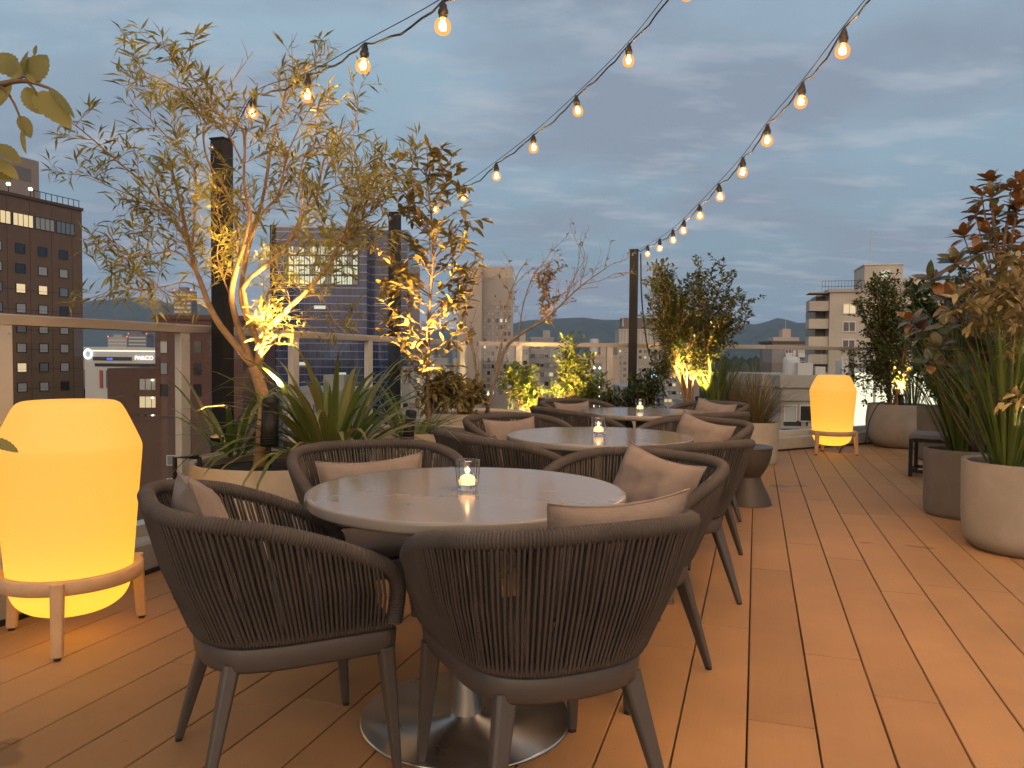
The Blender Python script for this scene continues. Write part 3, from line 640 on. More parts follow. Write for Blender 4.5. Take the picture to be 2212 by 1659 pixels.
for k_, pts_, lb_ in ((0, [(1868, 958), (1880, 905), (1900, 870), (1916, 872)], 'thin black cable arching from the floor into the round-bellied concrete pot'), (1, [(1852, 975), (1836, 950), (1822, 962), (1812, 978)], 'thin black cable lying on the deck beside the far glowing lantern')):
    q_ = [at(x, y, 9.82+.05*i) if k_ == 0 else gnd(x, y, .008) for i, (x, y) in enumerate(pts_)]
    m = MB(); m.tube(crom(q_, 20), .007, 6); tag(m.build('lamp_cable', M['rubber'], None, True), lb_, 'cable')
# ------------------------------------------------------------------ pots, stool, bench, screen
def pot(c, prof, soilz, soilr, m, label, cat='planter', rz=0, sx=1.0):
    r = empty('planter_pot', c, rz, label, cat, 'planters on the terrace')
    P = crom([Vector((a, 0, b)) for a, b in prof], len(prof)*5)
    b = MB(); b.lathe([(max(0, v.x), v.z) for v in P], 64); o = b.build('pot_body', m, r, True)
    s = MB(); n = 40; s.lathe([(0, soilz+.02), (soilr*.5, soilz+.012), (soilr, soilz)], n); s2 = s.build('soil', M['soil'], r, True)
    r.scale = (sx, 1, 1); return r
def cyl_prof(r0, r1, h, t=.03): return [(0, 0), (r0*.85, 0), (r0*.95, .012), (r0, .05), (r0+(r1-r0)*.5, h*.5), (r1, h-.015), (r1-.004, h), (r1-t, h), (r1-t-.004, h-.015), (r1-t-.006, h-.09), (0, h-.1)]
PLA, PLB, PLC = Vector((-1.15, 3.90, 0)), Vector((-.62, 5.2, 0)), Vector((-.30, 6.85, 0))
pot(PLA, cyl_prof(.43, .46, .63), .58, .42, M['cream'], 'large round cream planter holding the tall uplit tree', sx=1.0)
pot(PLB, cyl_prof(.36, .40, .66), .60, .36, M['cream'], 'cream planter holding the bronze-leaved sapling, behind the middle-left chair')
pot(PLC, cyl_prof(.38, .42, .66), .60, .38, M['cream'], 'cream planter under the bare branching tree')
bulge = [(0, 0), (.19, 0), (.26, .02), (.33, .09), (.372, .20), (.385, .32), (.378, .45), (.362, .565), (.356, .575), (.33, .575), (.325, .56), (.33, .5), (0, .49)]
PF = gback(1936, 972, .37)
pot(PF, bulge, .52, .325, M['pot_beige'], 'big round-bellied concrete pot beside the far glowing lantern')
PG = Vector((3.40, 5.76, 0)); PB = Vector((3.13, 4.70, 0))
pot(PG, cyl_prof(.262, .272, .50), .44, .24, M['pot_grey'], 'dark grey cylindrical pot beside the bench')
pot(PB, [(0, 0), (.20, 0), (.25, .012), (.295, .06), (.312, .14), (.318, .3), (.322, .53), (.318, .545), (.292, .545), (.288, .53), (.285, .46), (0, .45)], .475, .286, M['pot_beige'], 'large pale beige round pot nearest the viewer at the right edge')
PGR = at(1630, 960, 8.55); PGR.z = 0
pot(PGR, cyl_prof(.24, .26, .46), .41, .23, M['cream'], 'tan planter with fountain grass behind the drum stool')
PX = at(2046, 930, 8.9); PX.z = 0
pot(PX, cyl_prof(.30, .32, .62), .56, .29, M['pot_grey'], 'tall shaded planter behind the bench')
for pp, lb, mm in ((at(1135, 890, 8.2), 'low planter trough under the brightly lit yellow-green bush', 'cream'), (at(1255, 885, 8.35), 'planter under the slim lit shrub by the far railing', 'cream'), (at(1387, 885, 8.75), 'planter under the low dark green bush at the third pole', 'cream'), (at(1490, 880, 8.75), 'planter under the round-topped uplit tree', 'cream')):
    pp.z = 0; pot(pp, cyl_prof(.27, .30, .50), .45, .27, M[mm], lb)
st = empty('drum_stool', gback(1613, 1097, .19), 0, 'bronze hourglass drum stool right of the chairs', 'stool')
m = MB(); P = crom([Vector((a, 0, b)) for a, b in [(0, 0), (.186, 0), (.19, .006), (.172, .06), (.130, .15), (.108, .205), (.106, .225), (.135, .27), (.165, .33), (.183, .40), (.188, .445)]], 60); m.lathe([(max(0, v.x), v.z) for v in P], 56); m.build('drum', M['stool'], st, True)
m = MB(); m.lathe([(0, .444), (.190, .444), (.194, .449), (.194, .458), (.190, .463), (0, .463)], 56); m.build('seat', M['frame'], st, True)
bo = gnd(1966, 1029)
be = empty('bench', bo, -.6, 'low bench with black metal frame behind the grey pot', 'bench')
L_, D_, H_ = 1.25, .42, .375
m = MB(); m.box((L_/2, D_/2, H_+.03), (L_+.04, D_+.04, .05)); m.build('seat', M['pot_grey'], be, bevel=.012)
for x in (0, L_):
    for y in (0, D_):
        m = MB(); m.box((x, y, H_/2), (.035, .035, H_)); m.build('leg', M['black'], be, bevel=.002)
m = MB()
for y in (0, D_): m.box((L_/2, y, .055), (L_-.036, .03, .03)); m.box((L_/2, y, H_-.012), (L_-.036, .03, .03))
for x in (0, L_): m.box((x, D_/2, .055), (.03, D_-.036, .03))
m.build('rails', M['black'], be)
sc = empty('screen_panel', (at(2142, 900, 6.7).x, 6.7, 0), R(-4), 'rusty brown screen wall behind the magnolia at the right edge', 'screen')
m = MB(); m.box((.9, 0, .96), (1.8, .08, 1.92)); m.build('panel', M['rust'], sc, bevel=.004)
m = MB()
for x in (.02, .9, 1.78): m.box((x, .065, .93), (.05, .045, 1.86))
m.build('posts', M['black'], sc)
ms = empty('metal_stand', at(378, 1040, 3.62).xy.to_3d(), 0, 'thin black metal stand left of the cream planter', 'stand')
m = MB(); m.tube([(0, 0, 0), (0, 0, .675), (.10, .04, .672)], .011, 8); m.tube([(.10, .04, .672), (.11, .05, .0)], .011, 8); m.tube([(0, 0, .33), (.105, .045, .33)], .008, 8); m.build('frame', M['black'], ms, True)
# ------------------------------------------------------------------ plants
UPV = Vector((0, 0, 1))
class Plant:
    def __init__(s, name, base, label, cat, group=None):
        s.r = empty(name, base, 0, label, cat, group); s.b = Vector(base); s.w = MB(); s.l = MB()
    def stem(s, pts, r0, r1, n=7):
        k = len(pts); s.w.tube([p-s.b for p in pts], [r0+(r1-r0)*(i/(k-1)) for i in range(k)], n)
    def leaves(s, pts, spec, f0=.15):
        L = sum((b-a).length for a, b in zip(pts, pts[1:])); q = f0*L; sgn = 1
        while q < L:
            P = resample(pts, 12); f = q/L*12; k = min(11, int(f)); p = P[k].lerp(P[k+1], f-k); d = (P[k+1]-P[k]).normalized()
            sd = (d.cross(UPV)*sgn+rvec()*.55).normalized(); sgn = -sgn
            ld = (d*spec.get('fwd', .7)+sd*spec.get('side', .8)+UPV*spec.get('up', .1)).normalized()
            nn = (UPV+rvec()*spec.get('rnd', .6)).normalized(); l = spec['l']*rnd(.65, 1.2)
            (s.l.bigleaf if spec.get('big') else s.l.leaf)(p-s.b, ld, nn, l, spec['w']*rnd(.8, 1.2)*l/spec['l'], spec.get('fold', .15), spec.get('droop', .15))
            q += spec['step']*rnd(.6, 1.4)
        if spec.get('tip'):
            p = pts[-1]; d = (pts[-1]-pts[-2]).normalized()
            for i in range(spec['tip']):
                ld = (d*.6+rvec()*.9).normalized(); l = spec['l']*rnd(.8, 1.2)
                (s.l.bigleaf if spec.get('big') else s.l.leaf)(p-s.b, ld, (UPV+rvec()*.6).normalized(), l, spec['w']*l/spec['l'], spec.get('fold', .15), spec.get('droop', .15))
    def sprays(s, pts, f0, step, lr, spec, up=.25, out=.8, fwd=.5, r=.003, bare=0.0, depth=1):
        L = sum((b-a).length for a, b in zip(pts, pts[1:])); n = max(12, int(L/.04)); P = resample(pts, n); q = f0*L
        while q <= L:
            f = min(.9999, q/L)*n; k = int(f); p = P[k].lerp(P[k+1], f-k); d = (P[k+1]-P[k]).normalized()
            x = rvec(); x = (x-d*x.dot(d)).normalized(); l = rnd(*lr)*(1-.35*q/L)
            v = (d*fwd+x*out+UPV*up).normalized(); T = [p]
            for i in range(4):
                v = (v+rvec()*.22+UPV*.04).normalized(); T.append(T[-1]+v*(l/4))
            s.stem(T, r, r*.4, 4)
            if depth > 1 and l > .1: s.sprays(T, .3, l*.28, (l*.35, l*.6), spec, up, out, fwd, r*.6, bare, depth-1)
            if rnd(0, 1) >= bare: s.leaves(T, spec)
            q += step*rnd(.6, 1.4)
    def done(s, bark, leaf, wname='trunk', lname='crown'):
        if s.w.v: s.w.build(wname, bark, s.r, True)
        if s.l.v: s.l.build(lname, leaf, s.r, True)
        return s.r
def px3(P, Y, dv=0.0):
    "picture points to world points; depth drifts by dv along the branch"
    n = len(P)-1; return [at(x, y, Y+dv*i/n) for i, (x, y) in enumerate(P)]
def smooth(P, n=14): return crom(P, n)
# --- the tall willow-leaved tree in the cream planter
random.seed(21)
T1 = Plant('willow_leaved_tree', (at(565, 985, 3.9).x, 3.9, .60), 'tall multi-stemmed tree with narrow leaves, uplit golden, in the large cream planter', 'tree')
tr = smooth([Vector((T1.b.x-.01, 3.9, .58))]+px3([(568, 930), (571, 880), (563, 835), (548, 792)], 3.9), 16); T1.stem(tr, .034, .028, 10)
fork = tr[-1]
wl = dict(l=.080, w=.0125, step=.020, tip=2, fwd=.75, side=.75, up=.05, rnd=.8)
def br(P, dv, r0, r1, f0=.3, step=.075, lr=(.12, .29), start=None, spec=wl, bare=.0):
    w = px3(P, (start or fork).y, dv)
    if start is not None: w = [start]+w
    w = smooth(w, 22); T1.stem(w, r0*.68, r1*.7, 7); T1.sprays(w, f0*.85, step*.95, lr, spec, up=.15, r=.0022, bare=bare, depth=2 if bare < .2 else 1); return w
a = br([(520, 757), (478, 706), (452, 660), (434, 610), (418, 570), (403, 500), (385, 420), (370, 360), (358, 318)], .25, .030, .005, .38, start=fork)
br([(397, 507), (360, 455), (335, 424), (313, 398), (280, 370), (250, 346), (205, 305), (170, 276), (149, 262)], -.35, .012, .003, .15, start=a[12])
br([(385, 545), (334, 548), (285, 553), (240, 572), (215, 583)], -.3, .008, .002, .1, .06, start=a[11])
br([(372, 470), (330, 440), (290, 425), (230, 400), (160, 372)], .35, .009, .002, .2, .07, start=a[14])
br([(420, 470), (424, 400), (412, 345), (370, 305), (330, 262), (290, 225), (262, 175)], .35, .011, .002, .25, start=a[13])
br([(400, 610), (350, 620), (300, 625), (250, 618), (220, 640)], -.45, .006, .002, .25, .07, start=a[9])
br([(370, 640), (310, 590), (262, 560), (225, 500)], .5, .006, .002, .35, .08, start=a[8])
b = br([(520, 720), (505, 670), (500, 630), (512, 580), (523, 545), (535, 500), (541, 468), (533, 430), (527, 388), (529, 330), (531, 272)], -.15, .027, .006, .45, start=fork)
br([(522, 276), (475, 248), (430, 222), (392, 195), (350, 172), (318, 158), (294, 144)], -.3, .009, .002, .1, .055, start=b[20])
br([(470, 240), (440, 200), (410, 160), (376, 125), (340, 92), (312, 64)], -.1, .007, .002, .2, .055, start=b[19])
br([(505, 460), (485, 405), (455, 360), (440, 310), (446, 265), (470, 222), (495, 185), (520, 150), (546, 112)], .3, .011, .002, .5, .11, (.1, .22), start=b[9], bare=.55)
c = br([(560, 745), (535, 690), (520, 640), (528, 580), (545, 500), (565, 440), (578, 370), (590, 300), (603, 250), (617, 208)], .15, .025, .005, .45, start=tr[-2])
br([(622, 200), (632, 150), (630, 100), (632, 72)], .05, .005, .001, .0, .05, (.08, .2), start=c[-1], bare=.3)
br([(612, 230), (640, 185), (668, 140), (690, 110)], .1, .006, .002, .1, .05, (.1, .22), start=c[-2])
br([(560, 470), (595, 430), (607, 400), (617, 350), (626, 320), (655, 260), (690, 200)], -.3, .011, .003, .3, start=c[10])
d = br([(575, 720), (600, 690), (640, 650), (666, 626), (700, 585), (720, 553), (745, 500), (757, 462), (775, 420), (800, 380)], -.2, .026, .004, .3, start=tr[-3])
br([(745, 500), (780, 450), (815, 415), (850, 395), (905, 345)], .3, .008, .002, .05, .05, start=d[13])
br([(735, 530), (760, 500), (790, 470), (825, 440)], -.3, .006, .002, .05, .06, start=d[12])
e = br([(525, 625), (566, 580), (611, 542), (635, 500), (655, 465), (678, 444), (690, 400), (700, 345), (735, 305), (768, 270), (763, 222)], .25, .019, .003, .4, start=c[3])
br([(690, 420), (730, 400), (770, 390), (810, 372)], -.25, .007, .002, .1, .055, start=e[13])
br([(640, 500), (655, 430), (650, 370), (670, 310), (700, 255)], -.2, .009, .002, .3, start=e[8])
br([(700, 590), (720, 560), (700, 500), (690, 450)], .3, .007, .002, .2, start=d[9])
br([(590, 700), (570, 690), (545, 680), (590, 730), (600, 745)], -.25, .006, .002, .2, .035, (.06, .16), start=tr[-1])
br([(690, 640), (720, 690), (745, 720)], -.2, .005, .001, .2, .06, (.08, .18), start=d[7])
br([(600, 600), (585, 560), (600, 520)], -.25, .006, .002, .2, .05, (.08, .2), start=c[5])
br([(470, 560), (478, 500), (470, 450), (480, 400)], -.25, .006, .002, .2, .05, (.08, .2), start=b[5])
T1.done(M['bark'], M['willow'])
# --- strap-leaved plants
def straps(name, base, n, lr, w, tilt, arch, m, label, cat='plant', rad=.12, lname='leaves', seed=1, group=None, seg=7):
    random.seed(seed); p = Plant(name, base, label, cat, group)
    for i in range(n):
        az = rnd(0, 2*math.pi); el = R(90)-R(rnd(*tilt)); q = rad*math.sqrt(rnd(0, 1))
        d = Vector((math.cos(az)*math.cos(el), math.sin(az)*math.cos(el), math.sin(el)))
        p.l.strap(Vector((math.cos(az)*q, math.sin(az)*q, 0)), d, rnd(*lr), w*rnd(.7, 1.2), R(rnd(*arch)), seg)
    return p.done(M['bark'], m, 'stems', lname)
straps('flax_plant', at(716, 990, 3.98), 105, (.45, .86), .036, (16, 74), (35, 130), M['strap'], 'big strap-leaved flax plant spilling over the large cream planter', rad=.13, seed=3)
straps('flax_plant', at(498, 985, 4.15), 22, (.35, .6), .034, (20, 60), (30, 100), M['strap'], 'small strap-leaved plant behind the trunk of the tall uplit tree', rad=.10, seed=4)
straps('flax_plant', at(882, 962, 4.95), 26, (.35, .55), .034, (10, 60), (20, 100), M['strap'], 'small bright strap-leaved plant in front of the bronze-leaved sapling', rad=.08, seed=5)
# --- bronze-leaved sapling
random.seed(33)
T2 = Plant('bronze_leaved_sapling', (at(926, 900, 5.25).x, 5.25, .60), 'slender sapling with bronze leaves, uplit from below, behind the middle-left chairs', 'tree')
bl = dict(l=.088, w=.034, step=.030, big=1, fwd=.55, side=.8, up=.0, droop=.35, fold=.2, tip=3, rnd=.5)
t2 = smooth([T2.b.copy()]+px3([(926, 860), (924, 780), (926, 700), (931, 620), (936, 540), (932, 470), (924, 400), (915, 360)], 5.25), 30); T2.stem(t2, .018, .004, 7)
for k in range(3, 30):
    for j in range(3):
        p = t2[k]; az = rnd(0, 6.28); f = k/30; l = (.42-.20*f)*rnd(.6, 1.1) if f > .2 else rnd(.15, .35)
        v = Vector((math.cos(az), math.sin(az), rnd(.3, .9))).normalized(); Q = [p]
        for i in range(5): v = (v+rvec()*.15+UPV*.05).normalized(); Q.append(Q[-1]+v*l/5)
        T2.stem(Q, .0045, .0018, 5); T2.leaves(Q, bl, .3)
for P in ([(930, 690), (980, 660), (1015, 600), (1035, 560)], [(932, 640), (880, 600), (845, 560), (822, 540)], [(936, 560), (970, 520), (990, 490), (1008, 465)], [(932, 480), (885, 430), (855, 390), (832, 350)], [(926, 760), (975, 730), (1000, 690), (1012, 650)], [(934, 600), (985, 560), (1010, 530)]):
    w = smooth(px3(P, 5.25, rnd(-.3, .3)), 10); T2.stem(w, .006, .002, 5); T2.sprays(w, .25, .06, (.08, .2), bl, up=.2, r=.002)
T2.done(M['barkd'], M['bronzeleaf'])
# --- generic bush: stems from a base to points of a lumpy crown
def bush(name, base, lobes, spec, bark, leaf, label, cat='shrub', n=50, r0=.006, spread=.06, sway=.12, seed=1, group=None, sub=.12, lr=(.06, .16), clear=0.0, f0=.45, trunks=0, tz=.9, tr=.3):
    random.seed(seed); p = Plant(name, base, label, cat, group); b = Vector(base)
    TR = []
    for i in range(trunks):
        a = 6.283*i/trunks+rnd(-.3, .3); e = b+Vector((math.cos(a)*tr*rnd(.5, 1.1), math.sin(a)*tr*rnd(.5, 1.1), tz*rnd(.8, 1.15))); s0 = b+Vector((math.cos(a), math.sin(a), 0))*spread*rnd(.3, 1)
        w = smooth([s0, s0.lerp(e, .45)+Vector((rnd(-.05, .05), rnd(-.05, .05), .05)), e], 12); p.stem(w, rnd(.011, .017), .007, 7); TR.append(w)
    for i in range(n):
        c, rad = random.choice(lobes); v = rvec()*rnd(.45, 1.0)**.6
        q = Vector(c)+Vector((v.x*rad[0], v.y*rad[1], v.z*rad[2]))
        s0 = b+Vector((rnd(-spread, spread), rnd(-spread, spread), 0)); mid = s0.lerp(q, .5)+Vector((rnd(-sway, sway), rnd(-sway, sway), rnd(0, sway)))
        low = s0.lerp(mid, .5)+Vector((0, 0, sway*.8))
        if TR:
            tw = min(TR, key=lambda t_: (t_[-1]-q).length+rnd(0, .25)); s0 = tw[random.randint(5, 12)]; low = s0.lerp(q, .3)+Vector((rnd(-.04, .04), rnd(-.04, .04), .04)); mid = s0.lerp(q, .65)+Vector((rnd(-.06, .06), rnd(-.06, .06), .05))
        w = smooth([s0, low, mid, q], 12); p.stem(w, r0*(.55 if TR else 1), r0*.25, 5)
        p.sprays(w, f0, sub, lr, spec, up=.2, r=r0*.28)
        p.leaves(w, spec, f0)
    return p.done(bark, leaf, 'stems', 'foliage')
def lob(*L):  # (px, py, depth, rx_px, rz_px)
    return [(at(x, y, Y), (rx*Y/FPX, (rx*Y/FPX)*.8, rz*Y/FPX)) for x, y, Y, rx, rz in L]
gl = dict(l=.075, w=.026, step=.03, big=1, fwd=.6, side=.8, droop=.3, fold=.2, tip=2)
bush('dark_leaf_shrub', at(1005, 893, 6.6), lob((990, 865, 6.6, 38, 28), (1015, 850, 6.6, 25, 20)), dict(l=.07, w=.035, step=.03, big=1, droop=.4, tip=2), M['barkd'], M['bronzeleaf'], 'low bronze-leaved shrub at the foot of the bare branching tree', n=34, seed=8)
bush('dark_leaf_shrub', at(948, 893, 5.3), lob((950, 860, 5.35, 28, 30), (975, 840, 5.4, 25, 25)), dict(l=.07, w=.03, step=.028, big=1, droop=.5, tip=2), M['barkd'], M['bronzeleaf'], 'drooping bronze-leaved shrub at the foot of the slender sapling', n=26, seed=9)
# --- bare branching tree
random.seed(47)
T3 = Plant('bare_tree', (at(1052, 893, 6.85).x, 6.85, .62), 'nearly bare spreading tree with thin twigs and a few russet leaves', 'tree')
dl = dict(l=.05, w=.02, step=.085, fwd=.5, side=.8, droop=.4, rnd=1)
def b3(P, dv, r0, r1, f0=.3, step=.13, lr=(.2, .5), start=None, bare=.62, spec=dl):
    w = px3(P, 6.85, dv); w = ([start] if start is not None else [])+w; w = smooth(w, 18); T3.stem(w, r0, r1, 6); T3.sprays(w, f0, step, lr, spec, up=.35, fwd=.7, out=.6, r=.0028, bare=bare, depth=2); return w
g = b3([(1052, 893), (1060, 850), (1075, 800), (1092, 752), (1115, 728), (1150, 706), (1180, 688), (1215, 655), (1250, 622), (1290, 592), (1330, 566)], -.3, .022, .003, .42)
b3([(1070, 800), (1084, 740), (1090, 690), (1100, 640), (1120, 590), (1140, 560)], .3, .014, .003, .3, start=g[4])
b3([(1045, 870), (1030, 810), (1022, 760), (1005, 700), (1012, 640), (1040, 590)], .2, .016, .003, .3, start=g[1])
b3([(1170, 690), (1185, 660), (1180, 630), (1186, 590)], .1, .009, .003, .1, .05, (.15, .35), start=g[10], bare=.0, spec=dict(l=.065, w=.026, step=.02, rnd=1, droop=.5))
b3([(1220, 650), (1240, 600), (1262, 560), (1258, 530)], .2, .007, .002, .2, start=g[12])
b3([(1120, 724), (1130, 660), (1150, 600), (1180, 560), (1195, 530)], -.2, .008, .002, .3, start=g[7])
b3([(1260, 615), (1300, 605), (1330, 590)], .2, .005, .002, .1, start=g[14])
T3.done(mat('pale_twig_bark', (.22, .165, .11), .8, noise_s=22, noise_a=.25, bump=.4, bump_s=70), M['dryleaf'])
# --- shrubs and tree along the far railing
bush('yellow_green_bush', at(1135, 888, 8.2), lob((1105, 830, 8.2, 28, 45), (1150, 845, 8.1, 32, 40), (1120, 800, 8.3, 28, 28)), gl, M['barkd'], M['green'], 'bushy yellow-green shrub brightly lit from below, left of the far railing', n=55, seed=11)
bush('leafy_shrub', at(1240, 885, 8.35), lob((1222, 800, 8.35, 26, 60), (1235, 745, 8.4, 22, 40), (1258, 780, 8.3, 26, 36), (1215, 850, 8.3, 30, 30), (1290, 835, 8.3, 30, 30), (1262, 860, 8.2, 40, 22)), gl, M['barkd'], M['green'], 'upright green shrub, one side lit yellow, right of the brightest bush', n=80, seed=12)
bush('round_bush', at(1387, 885, 8.7), lob((1385, 845, 8.7, 45, 34), (1360, 860, 8.6, 30, 28), (1415, 858, 8.7, 26, 26), (1390, 822, 8.8, 30, 22)), dict(l=.07, w=.02, step=.028, big=1, fwd=.7, side=.7, droop=.2, tip=3), M['barkd'], M['dkgreen'], 'low round dark green bush in front of the third dark pole', n=60, seed=13)
bush('round_bush', at(1320, 888, 8.6), lob((1315, 880, 8.5, 26, 14)), dict(l=.07, w=.02, step=.03, big=1, tip=3), M['barkd'], M['dkgreen'], 'small dark green bush left of the third dark pole', n=20, seed=14)
ol = dict(l=.058, w=.027, step=.023, fwd=.6, side=.8, droop=.1, tip=2)
bush('round_topped_tree', at(1486, 880, 8.75), lob((1500, 650, 8.75, 90, 75), (1440, 640, 8.75, 62, 60), (1575, 655, 8.75, 62, 60), (1530, 595, 8.8, 65, 38), (1575, 715, 8.7, 50, 38), (1425, 595, 8.7, 36, 34), (1445, 710, 8.7, 45, 36), (1500, 750, 8.7, 45, 40), (1522, 790, 8.6, 22, 30), (1425, 800, 8.6, 20, 40)), ol, M['bark'], M['olive'], 'round-topped multi-stemmed tree with small olive leaves, uplit from below, right of the third pole', 'tree', n=135, r0=.010, spread=.05, sway=.10, seed=15, sub=.075, lr=(.10, .30), f0=.25, trunks=7, tz=.75, tr=.28)
straps('iris_clump', at(1545, 878, 8.6), 60, (.45, .75), .022, (2, 28), (5, 60), M['blade'], 'clump of upright green strap leaves right of the round-topped tree', rad=.12, seed=16)
straps('fountain_grass', Vector((PGR.x, PGR.y, .42)), 420, (.35, .85), .0075, (3, 48), (20, 130), M['straw'], 'dry straw-coloured fountain grass in the tan planter', rad=.13, seed=17, lname='blades')
straps('fountain_grass', at(1585, 900, 8.75), 170, (.35, .8), .007, (2, 30), (10, 80), M['straw'], 'dry upright grass between the strap-leaf clump and the fountain grass', rad=.14, seed=18, lname='blades')
# --- plants on the right
bush('small_leaved_shrub', Vector((PF.x-.05, PF.y, .5)), lob((1905, 690, PF.y, 60, 60), (1880, 640, PF.y, 40, 45), (1950, 650, PF.y, 50, 60), (1870, 770, PF.y, 50, 50), (1960, 740, PF.y, 55, 60), (1870, 850, PF.y-.1, 45, 28), (1915, 600, PF.y, 30, 22), (1930, 830, PF.y-.1, 40, 30), (1918, 780, PF.y-.05, 26, 50), (1922, 740, PF.y-.12, 22, 60), (1905, 800, PF.y-.1, 24, 30)), dict(l=.058, w=.032, step=.026, fwd=.5, side=.8, tip=2), M['bark'], M['olive'], 'tall small-leaved shrub glowing from within, in the round-bellied concrete pot', n=115, r0=.009, seed=22, sub=.085, lr=(.10, .28), f0=.25, trunks=8, tz=.75, tr=.22)
straps('iris_clump', Vector((PF.x+.17, PF.y-.1, .5)), 24, (.5, .8), .02, (2, 30), (5, 50), M['blade'], 'few upright strap leaves at the right of the round-bellied concrete pot', rad=.08, seed=23)
straps('rush_clump', Vector((PG.x-.05, PG.y-.04, .43)), 120, (.8, 1.5), .019, (1, 30), (5, 70), M['blade'], 'tall green rushes in the dark grey cylindrical pot', rad=.06, seed=24)
straps('rush_clump', Vector((PB.x-.12, PB.y-.04, .46)), 130, (.65, 1.15), .020, (1, 30), (3, 60), M['blade'], 'tall green rushes in the nearest pale beige pot', rad=.07, seed=25)
straps('rush_clump', Vector((PX.x+.0, PX.y, .56)), 50, (.6, 1.1), .02, (1, 30), (3, 60), M['blade'], 'shaded rushes in the planter behind the bench', rad=.10, seed=26)
bush('shade_shrub', Vector((PX.x, PX.y, .56)), lob((1995, 640, PX.y, 40, 50), (2040, 700, PX.y, 55, 70), (2085, 640, PX.y, 50, 70), (2020, 800, PX.y, 45, 50), (1985, 700, PX.y, 40, 60), (2060, 800, PX.y-.3, 50, 70)), dict(l=.095, w=.036, step=.035, big=1, droop=.3, tip=2), M['barkd'], M['dkgreen'], 'dark shaded shrub in the planter behind the bench', n=110, seed=27)
def magnolia():
    random.seed(61); b = Vector((PB.x+.34, PB.y+1.0, .45)); p = Plant('magnolia', b, 'magnolia with rust-backed leathery leaves at the right edge', 'tree')
    sp = dict(l=.155, w=.066)
    trunk = smooth([b]+[at(2165, 800, 5.6), at(2160, 680, 5.6), at(2165, 560, 5.5), at(2180, 450, 5.45)], 20); p.stem(trunk, .024, .008, 8)
    ends = [(2140, 385), (2185, 400), (2120, 420), (2210, 395), (2105, 455), (2150, 460), (2080, 505), (2062, 560), (2110, 540), (2090, 600), (2050, 640), (2130, 500), (2190, 480), (2040, 700), (2075, 690), (2110, 650), (2200, 440), (2010, 600), (1990, 705), (2150, 520), (2170, 560), (2130, 590), (2150, 660), (2190, 640), (2190, 700), (2120, 720), (2080, 640), (2140, 420), (2195, 450), (2120, 760), (2160, 800), (2200, 580), (2030, 745), (2100, 730), (2165, 610), (2205, 540), (1965, 690), (2085, 790), (2150, 750), (2060, 810), (2120, 830), (2180, 520), (2010, 780)]
    for (x, y) in ends:
        q = at(x, y, 5.5+rnd(-.35, .35)); f = max(0, min(.95, (q.z-.75-b.z)/1.7)); s = trunk[int(f*20)]
        mid = s.lerp(q, .5)+Vector((0, 0, -.06)); w = smooth([s, mid, q], 8); p.stem(w, .007, .004, 5); d = (w[-1]-w[-2]).normalized()
        k = random.randint(9, 14)
        for i in range(k):
            az = i*2.4+rnd(-.2, .2); x_ = d.orthogonal().normalized(); y_ = d.cross(x_); t = i/k
            side = x_*math.cos(az)+y_*math.sin(az); ld = (d*(-.25+1.1*t)+side*(1.1-.35*t)+UPV*.12+rvec()*.3).normalized()
            p.l.bigleaf(q-d*(.05*(1-t))-b, ld, (d*.9+UPV*.4-side*.2), sp['l']*rnd(.7, 1.1)*(1-.25*t), sp['w']*rnd(.85, 1.1), .22, rnd(.02, .25), (.15, .38, .62, .84))
    p.done(M['barkd'], M['magn'])
magnolia()
vg = dict(l=.085, w=.030, step=.024, big=1, fwd=.7, side=.75, droop=.3, fold=.15, tip=4)
def varieg():
    random.seed(71); b = Vector((PB.x+.14, PB.y+.1, .46)); p = Plant('variegated_shrub', b, 'cream-edged variegated shrub at the right edge above the beige pot', 'shrub')
    for x, y, Y in ((2060, 640, 4.75), (2085, 655, 4.7), (2100, 610, 4.9), (2150, 600, 4.9), (2160, 560, 4.9), (2190, 610, 4.7), (2200, 640, 4.5), (2180, 690, 4.6), (2205, 760, 4.5), (2180, 740, 4.6), (2190, 850, 4.45), (2205, 870, 4.4), (2130, 575, 4.95), (2205, 560, 4.8), (2210, 700, 4.5), (2170, 640, 4.9), (2120, 640, 4.8)):
        q = at(x, y, Y); mid = b.lerp(q, .55)+Vector((.12, .05, .12)); w = smooth([b, mid, q], 12); p.stem(w, .005, .002, 5); p.sprays(w, .72, .055, (.06, .15), vg, up=.15, r=.002)
    p.done(M['barkd'], M['varieg'], 'stems', 'foliage')
varieg()
bush('red_brown_shrub', Vector((PG.x+.75, PG.y+.3, 0)), lob((2150, 780, 5.9, 50, 90), (2180, 680, 5.9, 50, 60), (2110, 850, 5.8, 45, 70), (2190, 900, 5.6, 50, 60), (2100, 720, 5.9, 60, 70), (2060, 800, 5.9, 40, 60)), dict(l=.09, w=.036, step=.035, big=1, droop=.3, tip=2), M['barkd'], M['magn'], 'dense dark russet shrub filling the shade behind the rushes', n=130, seed=28, r0=.008)
